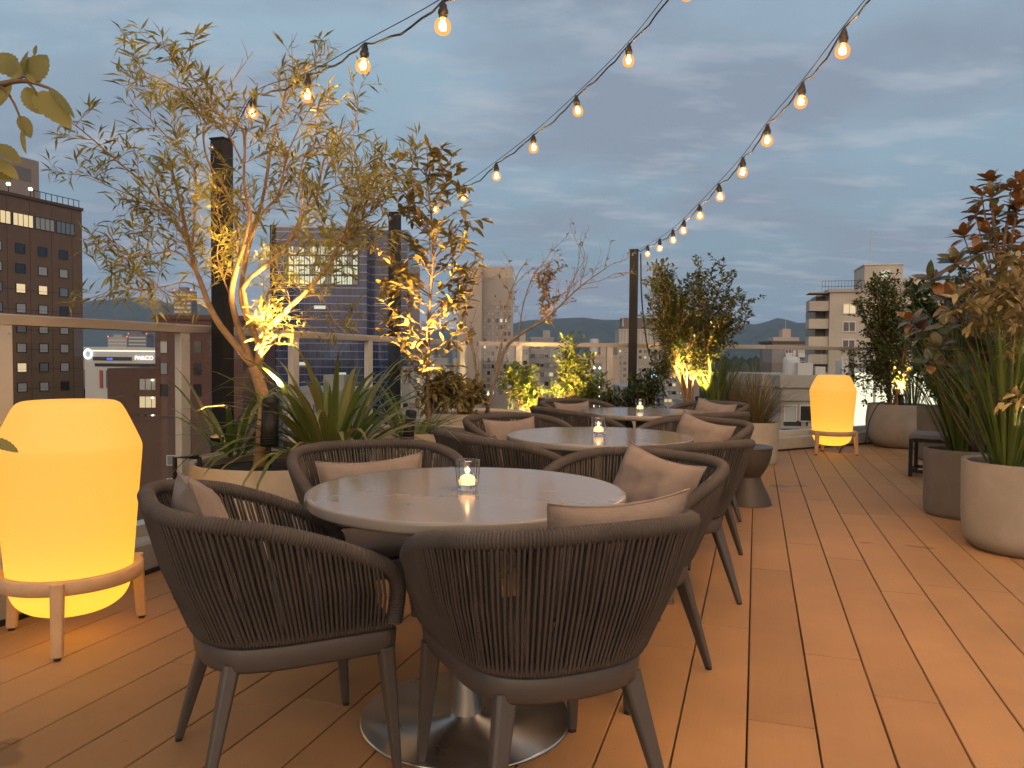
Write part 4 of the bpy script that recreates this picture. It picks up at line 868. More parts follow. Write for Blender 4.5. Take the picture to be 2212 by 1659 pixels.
# --- leaves close to the camera at the left edge
def near_leaves():
    random.seed(81); b = Vector((-1.62, 1.45, 0)); r = Plant('serrated_leaf_plant', b, 'plant with large serrated olive leaves reaching in at the upper left edge', 'plant')
    Y = 1.5
    def P(x, y, dy=0): return at(x, y, Y+dy)
    main = smooth([b, Vector((-1.62, 1.46, .9)), P(-260, 560), P(-160, 300), P(-60, 205), P(10, 180), P(58, 176), P(106, 190)], 40); r.stem(main, .012, .0028, 7)
    tw = {}
    def stem(pts): w = smooth([P(*q) for q in pts], 10); r.stem(w, .0028, .0018, 6); return w
    stem([(30, 178), (50, 166), (62, 174)]); stem([(0, 184), (20, 205), (38, 240), (50, 278)]); stem([(58, 176), (72, 190), (80, 202)]); stem([(-100, 240), (-40, 300), (-8, 314)]); stem([(-110, 250), (-50, 340), (-8, 348)]); stem([(-160, 380), (-140, 900), (-20, 960)])
    def leaf(base, tip, w, nrm, curl=.0):
        a, t = P(*base)-b, P(*tip)-b; d = t-a; L = d.length; d.normalize(); n = Vector(nrm).normalized(); x = d.cross(n).normalized(); n = x.cross(d)
        k = 15; w *= Y/FPX; vs = []
        for i in range(k+1):
            f = i/k; ww = w*.5*max(.015, math.sin(math.pi*f**.8)**.7)*(1.0 if i % 2 else .86); c = a+d*(L*f)+n*(curl*L*math.sin(math.pi*f))-n*(.12*L*f*f)
            vs += [c-x*ww+n*.22*ww, c-x*ww*.5+n*.08*ww, c, c+x*ww*.5+n*.08*ww, c+x*ww+n*.22*ww]
        r.l.add(vs, [(5*i+j, 5*i+j+1, 5*i+6+j, 5*i+5+j) for i in range(k) for j in range(4)])
    leaf((77, 200), (152, 270), 60, (.1, -.85, .5), .04); leaf((52, 190), (86, 246), 42, (-.4, -.8, .4)); leaf((104, 188), (164, 249), 25, (.5, -.5, .6))
    leaf((64, 174), (98, 116), 56, (.25, -.9, .2)); leaf((50, 168), (54, 107), 40, (-.5, -.7, .3)); leaf((75, 120), (77, 96), 10, (0, -1, 0)); leaf((34, 160), (-10, 112), 54, (.1, -.9, .2)); leaf((24, 178), (-8, 226), 48, (0, -.8, .5))
    leaf((82, 182), (62, 146), 32, (.2, -.7, .6)); leaf((44, 170), (14, 128), 40, (.3, -.9, -.3)); leaf((44, 250), (66, 296), 30, (.5, -.8, .1)); leaf((51, 276), (50, 331), 25, (-.5, -.8, .1))
    leaf((-10, 312), (44, 350), 40, (.1, -.6, .8)); leaf((-10, 346), (39, 384), 30, (.2, -.7, .4)); leaf((-14, 372), (24, 388), 20, (.2, -.7, -.5)); leaf((-25, 950), (39, 972), 30, (.1, -.6, .8))
    r.done(M['barkd'], M['hand'], 'stems', 'leaves')
    pot(Vector((b.x, b.y, 0)), cyl_prof(.16, .18, .36), .3, .15, M['pot_grey'], 'dark pot beyond the left edge under the serrated-leaf plant')
near_leaves()
# ------------------------------------------------------------------ garden spotlights
def spot(p, aim, energy, size, label, col=(1, .62, .2), r=.03, h=.17, rad=.034, blend=.6):
    d = (Vector(aim)-Vector(p)).normalized()
    o = empty('garden_spotlight', p, 0, label, 'spotlight', 'garden spotlights among the plants')
    m = MB(); m.tube([-d*(h*.5), d*(h*.5)], rad, 20); m.tube([d*(h*.5-.001), d*(h*.5+.025)], [rad*1.03, rad*1.03], 20, False)
    for i in range(4): m.tube([-d*(h*.5-.012*i-.006), -d*(h*.5-.012*i-.010)], rad*1.08, 20)
    m.build('housing', M['black'], o, True)
    m = MB(); m.tube([-d*(h*.35), -d*(h*.35)+Vector((0, 0, -.13))], .008, 8); m.build('stake', M['black'], o, True)
    m = MB(); m.tube([d*(h*.5+.0015), d*(h*.5+.003)], rad*.9, 20); m.build('lens', M['filament'], o)
    s = lamp('spot_light', 'SPOT', d*(h*.5+.03), energy, col, o, .03); s.data.spot_size = R(size); s.data.spot_blend = blend
    s.rotation_euler = d.to_track_quat('-Z', 'Y').to_euler()
spot(at(583, 918, 3.60), at(600, 270, 3.95), 850, 60, 'black cylindrical spotlight at the foot of the tall uplit tree', h=.20, rad=.040, blend=1.0)
spot(at(470, 985, 4.15), at(450, 330, 3.9), 130, 70, 'added spotlight behind the tall uplit tree at the back of the cream planter', blend=1.0)  # extra uplight, added to brighten the crown
spot(at(884, 925, 4.75), at(930, 560, 5.25), 650, 66, 'black spotlight at the foot of the bronze-leaved sapling', blend=1.0)
spot(at(1172, 893, 7.55), at(1142, 820, 8.2), 260, 95, 'spotlight shining from inside the brightest yellow-green bush')
spot(at(1168, 885, 6.95), at(1187, 640, 6.85), 130, 24, 'added narrow spotlight beside the bare tree shining up at its russet leaves')  # extra spot, put in only to light the leaf cluster
spot(at(1198, 888, 7.75), at(1226, 775, 8.35), 220, 80, 'spotlight at the foot of the upright green shrub')
spot(at(1510, 878, 8.32), at(1498, 740, 8.75), 330, 80, 'spotlight at the foot of the round-topped tree')
spot(Vector((PF.x-.06, PF.y-.22, .60)), Vector((PF.x-.03, PF.y+.02, 1.6)), 900, 60, 'spotlight inside the glowing shrub in the concrete pot', col=(1, .52, .14))
spot(Vector((PB.x+.36, PB.y-.55, .10)), at(2150, 560, 5.2), 110, 90, 'spotlight low at the right edge shining up at the magnolia', col=(1, .66, .3))
# ------------------------------------------------------------------ the city
GZ = -40.0
c = MB(); c.lathe([(0, 0), (9000, 0)], 64, (0, 2000, 0)); gr = c.build('ground', mat('city_ground', (.055, .055, .05), .9, noise_s=.02, noise_a=.3)); gr.location = (0, 0, GZ); tag(gr, kind='structure')
def hills():
    m = MB(); n = 150
    prof = [(0, 640), (180, 652), (250, 646), (300, 636), (345, 650), (420, 660), (560, 690), (700, 700), (850, 702), (960, 712), (1040, 706), (1110, 702), (1180, 691), (1240, 686), (1300, 693), (1340, 690), (1400, 685), (1480, 700), (1560, 712), (1620, 700), (1690, 688), (1750, 694), (1800, 706), (1900, 716), (2050, 706), (2212, 712)]
    def top(px):
        if px <= prof[0][0]: return prof[0][1]+(prof[0][0]-px)*.02
        for (a, b), (c_, d) in zip(prof, prof[1:]):
            if px <= c_: t = (px-a)/(c_-a); t = t*t*(3-2*t); return b+(d-b)*t
        return prof[-1][1]
    rows = [(3600, .0), (4100, .22), (4600, .5), (5200, .8), (5800, 1.0), (6600, .7), (7400, .0)]
    vs = []; cols = []
    for i in range(n+1):
        px = -500+3300*i/n; ht = at(px, top(px), 5800).z-GZ
        for j, (Y, f) in enumerate(rows):
            k = noise.fractal(Vector((px*.012, j*.7, 3)), 1.0, 2.0, 5); hh = max(0, ht*f*(1+(.5*k if j != 4 else .10*k)))
            p = at(px, 760, Y); vs.append((p.x, p.y, GZ+hh-2))
    R_ = len(rows); m.add(vs, [(i*R_+j, i*R_+j+1, (i+1)*R_+j+1, (i+1)*R_+j) for i in range(n) for j in range(R_-1)])
    tag(m.build('hills', mat('forested_hills', (.05, .072, .062), .95, noise_s=.006, noise_a=.35), None, True), kind='structure')
hills()
LIT = emis('lit_room', (1, .76, .42), .85); LITC = emis('lit_room_cool', (.95, .97, .72), .75); PANE = mat('dusk_pane', (.19, .21, .23), .12, spec=.8); PANED = mat('dark_pane', (.02, .022, .025), .1, spec=.8); BLIND = mat('pale_blind', (.42, .42, .39), .6)
WHITE = mat('white_trim', (.62, .6, .55), .6); LAMPW = emis('lamp_white', (1, .85, .6), 7); RED = emis('warning_red', (1, .08, .05), 6)
def E(px, Y): p = at(px, 760, Y); return Vector((p.x, p.y, 0))
def zt(px, py, Y): return at(px, py, Y).z
class Bld:
    "axis-aligned in its own frame: x along the facade to the right, y away from the viewer, z up from the city ground"
    def __init__(s, name, p, rz, label, cat='building', group=None): s.o = empty(name, (p.x, p.y, GZ), rz, label, cat, group); s.wm = {}
    def block(s, name, m, x0, x1, y0, y1, z0, z1, parent=None):
        b = MB(); b.bbox((x0, y0, z0-GZ), (x1, y1, z1-GZ)); return b.build(name, m, parent or s.o)
    def win(s, x, z, w, h, pane, frame=None, y=0, fw=.08, mul=1):
        k = (w, h, frame.name if frame else '', fw, mul)
        if k not in s.wm:
            f = MB()
            for lo, hi in (((-w/2, -.09, 0), (-w/2+fw, .02, h)), ((w/2-fw, -.09, 0), (w/2, .02, h)), ((-w/2+fw, -.09, 0), (w/2-fw, .02, fw)), ((-w/2+fw, -.09, h-fw), (w/2-fw, .02, h))): f.bbox(lo, hi)
            for i in range(1, mul+1 if mul > 1 else 1):
                if i < mul: f.bbox((-w/2+w*i/mul-fw*.4, -.085, fw), (-w/2+w*i/mul+fw*.4, .02, h-fw))
            q = MB(); q.add([(-w/2+fw, -.03, fw), (w/2-fw, -.03, fw), (w/2-fw, -.03, h-fw), (-w/2+fw, -.03, h-fw)], [(0, 1, 2, 3)])
            s.wm[k] = (f.mesh('window', frame or PANED), q)
        fm, q = s.wm[k]
        o = inst('window', fm, s.o, (x, y, z-GZ)); kk = (k, pane.name)
        if kk not in s.wm: s.wm[kk] = q.mesh('pane', pane)
        inst('pane', s.wm[kk], o)
ang = math.atan2(-.302, .9533)                                        # facades square to the boards
# brown hotel tower at the left: facade parallel to the boards (x runs away from the viewer)
random.seed(5)
BRN = mat('brown_tile', (.175, .108, .068), .7, noise_s=.5, noise_a=.1)
e0 = E(180, 136); w_ = 34
B = Bld('hotel_tower', e0-U*w_, math.atan2(U.y, U.x), 'tall brown hotel tower with rows of small windows at the left edge')
ztop = zt(180, 456, 136)
B.block('wall', BRN, 0, w_, 0, 26, GZ, ztop)
B.block('roof', mat('brown_coping', (.10, .065, .045), .7), -.2, w_+.2, -.2, 26.2, ztop, ztop+.5)
b = MB()
for i in range(1, 17): b.bbox((0, -.03, i*3.2-.04), (w_-.02, .005, i*3.2+.04))
for x in range(1, 9): b.bbox((w_-x*4.05+1.95-.03, -.025, 0), (w_-x*4.05+1.95+.03, .005, ztop-GZ-.3))
b.build('tile_joints', mat('tile_joint', (.085, .052, .035), .8), B.o)
for r_ in range(17):
    for c_ in range(8):
        z = ztop-8.9-r_*3.2; x = w_-3.9-c_*4.05
        pn = random.choice([PANE, PANE, BLIND, BLIND, BLIND, PANED, LIT if random.random() < .6 else BLIND]) 
        B.win(x, z, 1.75, 1.55, pn, mat_dark if False else PANED, fw=.09)
for i, x in enumerate((2.8, 6.8, 10.8, 14.8, 18.8, 22.8, 26.8)):
    B.win(w_-3.2-x+2.6, ztop-4.6, 3.7, 2.1, [PANE, BLIND, LIT, LIT, PANE, BLIND, LIT][i], PANED, fw=.1, mul=4)
pb = mat('beige_plant_room', (.34, .27, .22), .75, noise_s=.3, noise_a=.08)
zp = zt(78, 350, 138)
B.block('penthouse', pb, -4, w_-1, 8.5, 22, ztop+.5, zp)
b = MB(); 
for x in (w_-11, w_-6): b.bbox((x, 8.44, ztop-GZ+5), (x+3.4, 8.52, ztop-GZ+7.2))
b.build('louvre', mat('louvre_grey', (.2, .18, .17), .7), B.o)
b = MB()
for i in range(9): b.bbox((w_-.3-i*1.1, .3, ztop-GZ+.5), (w_-.22-i*1.1, .38, ztop-GZ+1.75))
b.bbox((w_-9.2, .3, ztop-GZ+1.7), (w_-.2, .38, ztop-GZ+1.8)); b.build('roof_railing', M['black'], B.o)
for x in (w_-7, w_-11, w_-15.5, w_-18):
    b = MB(); b.tube([(x, 3.5, ztop-GZ+.5), (x, 3.5, ztop-GZ+2.3)], .06, 8); lp_ = b.build('roof_lamp', M['black'], B.o); b = MB(); b.lathe([(0, 0), (.28, .1), (.34, .3), (.2, .5), (0, .55)], 12, (x, 3.5, ztop-GZ+2.3)); b.build('lamp_globe', LAMPW, lp_)
# red-brown office block, stepping down
BRK = mat('red_brown_brick', (.105, .048, .036), .75, noise_s=.4, noise_a=.12); BRK2 = mat('red_brown_brick_lower', (.095, .05, .036), .75, noise_s=.4, noise_a=.12)
e0 = E(335, 118); e1 = E(520, 118); rz0 = 0.08
B = Bld('brick_office_block', e0, rz0, 'stepped red-brown brick office block seen through the left glass railing')
w_ = (e1-e0).length; zt1 = zt(400, 690, 118); zl = zt(280, 796, 118); zf = zt(380, 906, 112)
B.block('wall', BRK, 0, w_, 0, 22, GZ, zt1); B.block('parapet', BRK2, -.3, w_+.3, -.3, 22.3, zt1, zt1+.7)
xl = -(E(335, 118)-E(226, 118)).length
B.block('low_wing', BRK2, xl, -.01, 1.5, 20, GZ, zl)
B.block('front_wing', BRK2, -3.5, w_+4, -6, -.02, GZ, zf)
random.seed(9)
for r_ in range(9):
    z = zt1-5.2-r_*3.3
    if z < zf+.5: break
    for x in (1.3, 3.9, 6.3, 9.2): B.win(x, z, 1.15, 1.9, random.choice([PANED, PANE, PANED, BLIND]), PANED)
for r_ in range(5):
    for x in (4.4, 6.8, 9.4, 12): B.win(x, zf-6.8-r_*3.4, 1.3, 1.5, random.choice([BLIND, PANE, PANED, BLIND]), WHITE, y=-6)
for r_ in range(4):
    z = zl-3.4-r_*2.75; B.win(-1.6, z, 2.8, 1.9, LIT if r_ == 1 else BLIND, PANED, y=1.5, mul=3)
    b = MB(); b.bbox((-3.1, .35, z-.9-GZ), (-.05, 1.49, z-.75-GZ)); b.bbox((-3.1, .35, z-.75-GZ), (-.05, .42, z+.1-GZ)); bc = b.build('balcony', BRK2, B.o)
    b = MB(); b.lathe([(0, 0), (.16, .06), (.16, .18), (0, .24)], 10, (-.9, 1.2, z+1.5-GZ)); b.build('balcony_lamp', LAMPW, bc)
# white department store with sign
e0 = E(183, 330); e1 = E(337, 330); B = Bld('department_store', e0, 0, 'white department store with lit lettering beyond the brown hotel tower')
w_ = (e1-e0).length; ST = mat('white_cladding', (.52, .52, .50), .6, noise_s=.1, noise_a=.06); za = zt(260, 755, 330)
B.block('wall', ST, 0, w_+8, 0, 40, GZ, za); B.block('roof', ST, -.5, w_+8.5, -.5, 40.5, za, za+1)
b = MB(); b.bbox((0, -.6, za-GZ-.9), (w_+8, -.05, za-GZ-.35)); b.build('cornice_light', emis('cornice_glow', (1, .9, .68), 1.5), B.o)
B.block('strip_window', PANED, 3.5, w_*.66, -.12, .05, zt(260, 779, 330), zt(260, 771, 330)); B.block('lower_window', PANED, w_*.14, w_+8, -.12, .05, zt(260, 792, 330), zt(260, 785, 330))
b = MB(); b.bbox((9.5, -.2, zt(250, 777.5, 330)-GZ), (12, -.13, zt(250, 773, 330)-GZ)); b.build('blue_screen', emis('blue_screen', (.1, .2, 1), 1.2), B.o)
for i, (cx_, cc) in enumerate(((6.5, (.35, .08, .06)), (9.2, (.12, .14, .2)), (11.5, (.5, .48, .42)))):
    B.block('banner', mat('banner', cc, .7), cx_, cx_+1.2, -.5, -.05, zt(250, 838, 330), zt(250, 800, 330))
tc_ = bpy.data.curves.new('sign_letters', 'FONT'); tc_.body = 'PARCO'; tc_.size = 2.35; tc_.extrude = .1; tc_.offset = .0; tc_.space_character = 1.05
tc_.materials.append(emis('sign_white', (1, .82, .86), 2.6)); tm_ = bpy.data.objects.new('sign_letters_source', tc_); to = bpy.data.objects.new('sign_letters', bpy.data.meshes.new_from_object(tm_)); bpy.data.objects.remove(tm_); C.objects.link(to); to.parent = B.o; to.location = (w_*.705, -.35, zt(300, 777, 330)-GZ); to.rotation_euler = (R(90), 0, 0)
b = MB(); b.tube([(1.6+1.5*math.cos(a_), -.5, za-GZ-2+1.9*math.sin(a_)) for a_ in [i*math.pi/12 for i in range(25)]], .42, 8); b.build('round_sign', emis('round_sign', (.85, .88, 1), 2.2), B.o)
# slender striped residential towers far off
def tower(px0, px1, py, Y, label, wall, stripe, red=True, sp=3.4, name='distant_tower'):
    e0, e1 = E(px0, Y), E(px1, Y); B = Bld(name, e0, 0, label, 'building', None); w_ = (e1-e0).length; z = zt((px0+px1)/2, py, Y)
    B.block('wall', wall, 0, w_, 0, w_*.8, GZ, z); b = MB(); k = 1
    while z-k*sp > -25: b.bbox((w_*.04, -.35, z-k*sp-GZ-sp*.2), (w_*.96, -.05, z-k*sp-GZ+sp*.25)); k += 1
    b.build('balcony_bands', stripe, B.o); B.block('plant_room', wall, w_*.25, w_*.7, 2, w_*.5, z, z+3)
    if red:
        b = MB()
        for x in (.3, w_-.3): b.lathe([(0, 0), (.5, .4), (.5, .9), (0, 1.3)], 8, (x, .3, z-GZ))
        b.build('warning_light', RED, B.o)
    return B, w_, z
TW = mat('tower_grey', (.15, .15, .15), .6); TS = mat('tower_band', (.5, .5, .48), .6); TB = mat('tower_beige', (.36, .33, .29), .7)
tower(376, 414, 628, 620, 'slender striped grey tower behind the left branches of the uplit tree', TW, TS)
tower(233, 275, 728, 900, 'wide pale distant block above the department store', TB, TS, True, 4)
tower(277, 317, 722, 900, 'taller pale distant tower right above the lit lettering', TW, TS, True, 4)
# blue glass office tower behind the uplit tree
GA = E(590, 205); GM = E(792, 205); GB_ = E(868, 235)
CW = curtain_mat('blue_glass_skin', (.020, .036, .10), (.24, .28, .36), 1.4, 2.1, .09)
B = Bld('glass_office_tower', GA, 0, 'blue glass office tower with yellow-lit floors behind the uplit tree')
w_ = (GM-GA).length; z = zt(690, 492, 205)
B.block('curtain_wall', CW, 0, w_, 0, 30, GZ, z)
B.block('side_wing', CW, w_+.02, w_+10, 6, 34, GZ, zt(830, 508, 220))
B.block('dark_fin', M['black'], -.6, .6, -.6, .2, GZ, z+.6)
B.block('roof_edge', TS, -.1, w_+.1, -.12, 30, z, z+.5)
za, zb = zt(700, 616, 205), zt(700, 531, 205)
random.seed(12)
B.block('lit_floor', mat('lit_floor_back', (.08, .08, .06), .6), w_*.13, w_*.92, -.04, .06, za, zb)
for i in range(13):
    for j in range(4):
        x = w_*.16+i*(w_*.74/13); hh = (zb-za)/4; 
        pn = LITC if random.random() < .72 else PANE
        B.win(x+.85, za+j*hh+.15, w_*.72/13, hh-.3, pn, PANED, y=-.05, fw=.10, mul=2)
for (x, py) in ((.5, 668), (.3, 790), (.72, 812)):
    B.win(w_*x, zt(700, py, 205), 3.2, 1.0, LITC, PANED, y=-.02, fw=.06)
# beige slab tower
e0 = E(988, 300); B = Bld('beige_slab_tower', e0, R(2), 'plain beige slab tower rising right of the bronze-leaved sapling')
BG = mat('beige_cladding', (.45, .375, .295), .75, noise_s=.2, noise_a=.06); BG2 = mat('beige_cladding_grey', (.37, .325, .275), .75, noise_s=.2, noise_a=.06)
wl_ = (E(1040, 300)-e0).length; z = zt(1010, 579, 300)
B.block('wall', BG, 0, wl_, 0, 14, GZ, z); B.block('roof', BG2, -.2, wl_+.2, -.2, 14.2, z, z+.5)
w2 = (E(1106, 318)-E(1041, 318)).length
B.block('window_wing', BG2, wl_+.01, wl_+w2, 5, 24, GZ, zt(1075, 606, 318)); B.block('upper_wall', BG, wl_+.01, wl_+w2, 7.5, 20, zt(1075, 606, 318), zt(1070, 586, 325))
wm = []
for r_ in range(14):
    for c_ in range(7):
        random.seed(r_*31+c_); B.win(wl_+1.3+c_*1.6, zt(1075, 672, 318)-r_*2.6, 1.05, 1.5, random.choice([PANE, BLIND, PANED, LITC if random.random() < .35 else BLIND]), PANED, y=5, fw=.06)
b = MB()
for x, l in ((3, 3), (6, 5), (8, 6), (9, 4)): b.tube([(x, 3, z-GZ+.4), (x+.8, 3, z-GZ+.4+l)], .12, 5)
b.build('antenna', M['black'], B.o)
b = MB(); b.lathe([(0, 0), (.4, .3), (0, .7)], 8, (.3, .2, z-GZ+.4)); b.lathe([(0, 0), (.4, .3), (0, .7)], 8, (wl_-.3, .2, z-GZ+.4)); b.build('roof_light', LAMPW, B.o)
# mid-rise blocks in the middle distance
def midrise(px0, px1, py, Y, label, wall, rows, cols, rz=0.0, lit=.15, depth=16, tank=False, wh=(1.4, 1.3), name='city_block', side=None):
    e0, e1 = E(px0, Y), E(px1, Y); B = Bld(name, e0, rz, label); w_ = (e1-e0).length; z = zt((px0+px1)/2, py, Y); random.seed(int(px0*7+py))
    B.block('wall', wall, 0, w_, 0, depth, GZ, z); B.block('parapet', wall, -.15, w_+.15, -.15, depth+.15, z, z+.7)
    for r_ in range(rows):
        for c_ in range(cols):
            if random.random() < .1: continue
            B.win(w_*(c_+.5)/cols, z-3.2-r_*3.1, wh[0], wh[1], LIT if random.random() < lit else random.choice([PANE, PANED, BLIND]), WHITE if random.random() < .3 else PANED, fw=.07)
    if Y > 100: B.block('stair_head', wall, w_*.55, w_*.85, 2, min(depth-1, 6), z+.7, z+3.1)
    if tank:
        b = MB(); b.lathe([(0, 0), (w_*.11, 0), (w_*.11, 4), (w_*.1, 4.4), (0, 4.5)], 24, (w_*.4, 4, z-GZ+.7)); b.build('water_tank', TS, B.o)
    return B, w_, z
MB1 = mat('putty_render', (.40, .355, .295), .8, noise_s=.2, noise_a=.1); MB2 = mat('pink_beige_render', (.47, .37, .31), .8, noise_s=.2, noise_a=.08); MB3 = mat('grey_render', (.32, .31, .295), .8, noise_s=.2, noise_a=.1)
midrise(1098, 1142, 742, 230, 'putty block behind the brightest yellow-green bush', MB1, 6, 3, 0, .1)
B, w_, z = midrise(1012, 1046, 728, 420, 'pale block with a red roof light behind the bare tree', MB1, 4, 3, 0, .1)
b = MB(); b.lathe([(0, 0), (.7, .6), (.7, 1.2), (0, 1.8)], 10, (1, 1, z-GZ+.7)); b.build('warning_light', RED, B.o)
midrise(1146, 1196, 733, 260, 'grey block with balconies behind the upright green shrub', MB3, 9, 5, 0, .18)
midrise(1196, 1240, 752, 340, 'lower grey block just right of the balconied grey block', MB3, 6, 4, 0, .2)
B, w_, z = midrise(1250, 1338, 772, 210, 'pinkish block with round water tank left of the third dark pole', MB2, 0, 0, R(-3), .0, tank=True)
random.seed(4); b = MB(); b.bbox((w_*.36, -.25, 2), (w_*.56, -.05, z-GZ-1.5)); sb_ = b.build('stair_glazing', PANE, B.o)
for r_ in range(11):
    z0 = z-GZ-3.2-r_*2.6
    if z0 < 1: break
    for x in (.385, .52):
        b = MB(); b.lathe([(0, 0), (.22, .2), (.22, .45), (0, .65)], 8, (w_*x, -.45, z0)); b.build('stair_lamp', LAMPW, sb_)
for r_ in range(6):
    for x in (.06, .15, .24, .68, .8, .9):
        if x < .3 and r_ > 0: B.win(w_*x, z-3.4-r_*3.0, .8, .9, random.choice([PANED, BLIND]), PANED, fw=.05)
# crowned hotel tower behind the third pole
e0 = E(1334, 420); B = Bld('crowned_hotel_tower', e0, 0, 'tower with stepped crown and spires behind the third dark pole'); w_ = (E(1432, 420)-e0).length; z = zt(1380, 742, 420)
B.block('wall', MB1, 0, w_, 0, 20, GZ, z); B.block('upper_stage', MB1, .8, w_-.8, .8, 18, z, zt(1380, 712, 420)); B.block('crown', mat('crown_bronze', (.17, .13, .1), .6), 3, w_-3, 3, 15, zt(1380, 712, 420), zt(1380, 686, 420))
b = MB()
for i in range(12): b.bbox((.9+i*(w_-2)/12, .55, z-GZ), (1.3+i*(w_-2)/12, .8, zt(1380, 714, 420)-GZ))
b.bbox((-.3, -.4, z-GZ-1), (w_+.3, -.02, z-GZ)); b.bbox((.5, .4, zt(1380, 713, 420)-GZ), (w_-.5, .79, zt(1380, 711, 420)-GZ)); b.build('crown_ribs', TS, B.o)
for x in (.12, .42, .58, .88):
    b = MB(); b.tube([(w_*x, 2, zt(1380, 705, 420)-GZ), (w_*x, 2, zt(1380, 674 if .3 < x < .7 else 680, 420)-GZ)], [.5, .1], 6); b.build('spire', TS, B.o)
random.seed(14)
for r_ in range(11):
    for c_ in range(9):
        B.win(w_*(c_+.5)/9, z-5-r_*3.3, 1.5, 1.5, LIT if random.random() < .16 else random.choice([PANED, PANE, BLIND]), PANED, fw=.1)
b = MB(); b.bbox((w_-6.5, -.7, zt(1420, 814, 420)-GZ), (w_+1.5, -.2, zt(1420, 806, 420)-GZ)); b.build('blue_sign', emis('blue_sign', (.35, .75, 1), 2.4), B.o)
midrise(1436, 1470, 800, 300, 'low grey block with lit windows right of the crowned tower', MB3, 4, 4, 0, .3)
midrise(1340, 1400, 842, 150, 'low grey roof block below the crowned tower', MB3, 3, 5, 0, .25)
midrise(1100, 1180, 850, 120, 'low putty block under the brightest bush', MB1, 3, 6, 0, .2)
midrise(1200, 1256, 838, 140, 'low pink block beyond the slim lit shrub', MB2, 3, 5, 0, .25)
midrise(855, 985, 800, 190, 'grey block low between the sapling and the glass tower', MB3, 7, 9, 0, .25)
midrise(610, 760, 850, 130, 'low dark block at the foot of the glass tower', MB3, 4, 9, 0, .25)
# small apartment block right of the grasses
e0 = E(1668, 190); B = Bld('small_apartment_block', e0, R(-4), 'small grey-brown apartment block with white balconies left of the far lantern'); w_ = (E(1742, 190)-e0).length; z = zt(1705, 741, 190)
GBR = mat('grey_brown_render', (.22, .185, .155), .8, noise_s=.2, noise_a=.1)
B.block('wall', GBR, 0, w_, 0, 12, GZ, z); B.block('roof', mat('dark_coping', (.10, .075, .065), .8), -.4, w_+.4, -.4, 12.4, z, z+.5); B.block('plant_room', MB2, w_*.38, w_*.62, 3, 6, z+.5, z+3.6); B.block('penthouse', MB1, w_*.1, w_*.85, 2.5, 8, z+.5, z+1.5)
b = MB(); b.tube([(w_*.5, 4, z+3-GZ), (w_*.5, 4, z+6-GZ)], .05, 5); b.build('antenna', TS, B.o)
for r_ in range(7):
    zz = z-2.5-r_*2.9; b = MB()
    for x0, x1 in ((.36, .55), (.72, .95)): b.bbox((w_*x0, -1.1, zz-1.0-GZ), (w_*x1, -.02, zz-.85-GZ)); b.bbox((w_*x0, -1.1, zz-.85-GZ), (w_*x1, -1.0, zz+.05-GZ))
    b.build('balcony', WHITE, B.o)
    for x in (.42, .5, .78, .88): B.win(w_*x, zz-.8, .8, 1.7, random.choice([PANED, BLIND, LIT if random.random() < .3 else PANED]), WHITE, fw=.06)
    B.block('stair_panel', WHITE, w_*.60, w_*.67, -.1, .02, zz-1, zz+.7)
# the big beige apartment block on the right
e0 = E(1790, 84); B = Bld('apartment_block', e0, R(-14), 'large beige apartment block with corner balconies and rooftop antenna at the right'); w_ = (E(2240, 84)-e0).length; z = zt(1850, 632, 84)
AP = mat('stained_beige_concrete', (.46, .41, .33), .8, noise_s=.25, noise_a=.16)
B.block('wall', AP, 0, w_, 0, 14, GZ, z); B.block('roof', MB1, -.2, w_+.2, -.2, 14.2, z, z+.35)
sto = (zt(1800, 742, 84)-zt(1800, 812, 84))/1.0*.56
sto = 2.95
for r_ in range(6):
    zz = zt(1810, 686, 84)-.55-r_*1.98*1.0
for r_ in range(6):
    py = 664+r_*38.6*1.0; z0 = zt(1810, py, 84)-.75
    for i, x in enumerate((2.0, 4.75, 7.7, 10.5, 13.4)): 
        B.win(x, z0, 1.35, 1.15, LIT if (r_ == 0 and i < 2) or (r_, i) in ((0, 3), (3, 4)) else (BLIND if (r_ == 3 and i == 0) else PANED), WHITE, fw=.1, mul=2)
for r_ in range(7):
    zz = zt(1790, 630+r_*38.6, 84); b = MB()
    b.bbox((-2.05, .3, zz-.12-GZ), (-.02, 3.2, zz-GZ)); b.bbox((-2.05, .3, zz-GZ), (-1.93, 3.2, zz+.95-GZ)) if r_ else None
    if r_: b.bbox((-1.93, .3, zz-GZ), (-.02, .42, zz+.95-GZ))
    b.build('balcony', AP, B.o)
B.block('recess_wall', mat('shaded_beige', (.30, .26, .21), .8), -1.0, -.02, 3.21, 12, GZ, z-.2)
xa, xb = 3.6, 7.45
zp = zt(1900, 573, 84); B.block('penthouse', AP, xa, xb, 1.0, 7, z+.35, zp); B.block('penthouse_roof', WHITE, xa-.1, xb+.1, .9, 7.1, zp, zp+.12); B.win(xa+2.1, zp-1.35, .95, .8, LITC, WHITE, y=1.0, fw=.07, mul=2)
B.block('rooftop_wall', AP, xb+1.2, xb+2.7, 1.5, 6, z+.35, zt(1960, 600, 84)); B.block('rooftop_beam', AP, xb+.02, xb+1.19, 2, 3, zt(1950, 609, 84), zt(1950, 601, 84)); B.block('stair_tower', AP, xb+2.9, xb+9, .8, 8, z+.35, zt(2050, 612, 84))
b = MB()
for i in range(14): b.tube([(-.8+i*.33, .2, z-GZ), (-.8+i*.33, .2, z-GZ+1.25)], .016, 4)
for zz in (.65, 1.25): b.tube([(-.8, .2, z-GZ+zz), (3.5, .2, z-GZ+zz)], .02, 4)
b.build('roof_railing', M['black'], B.o)
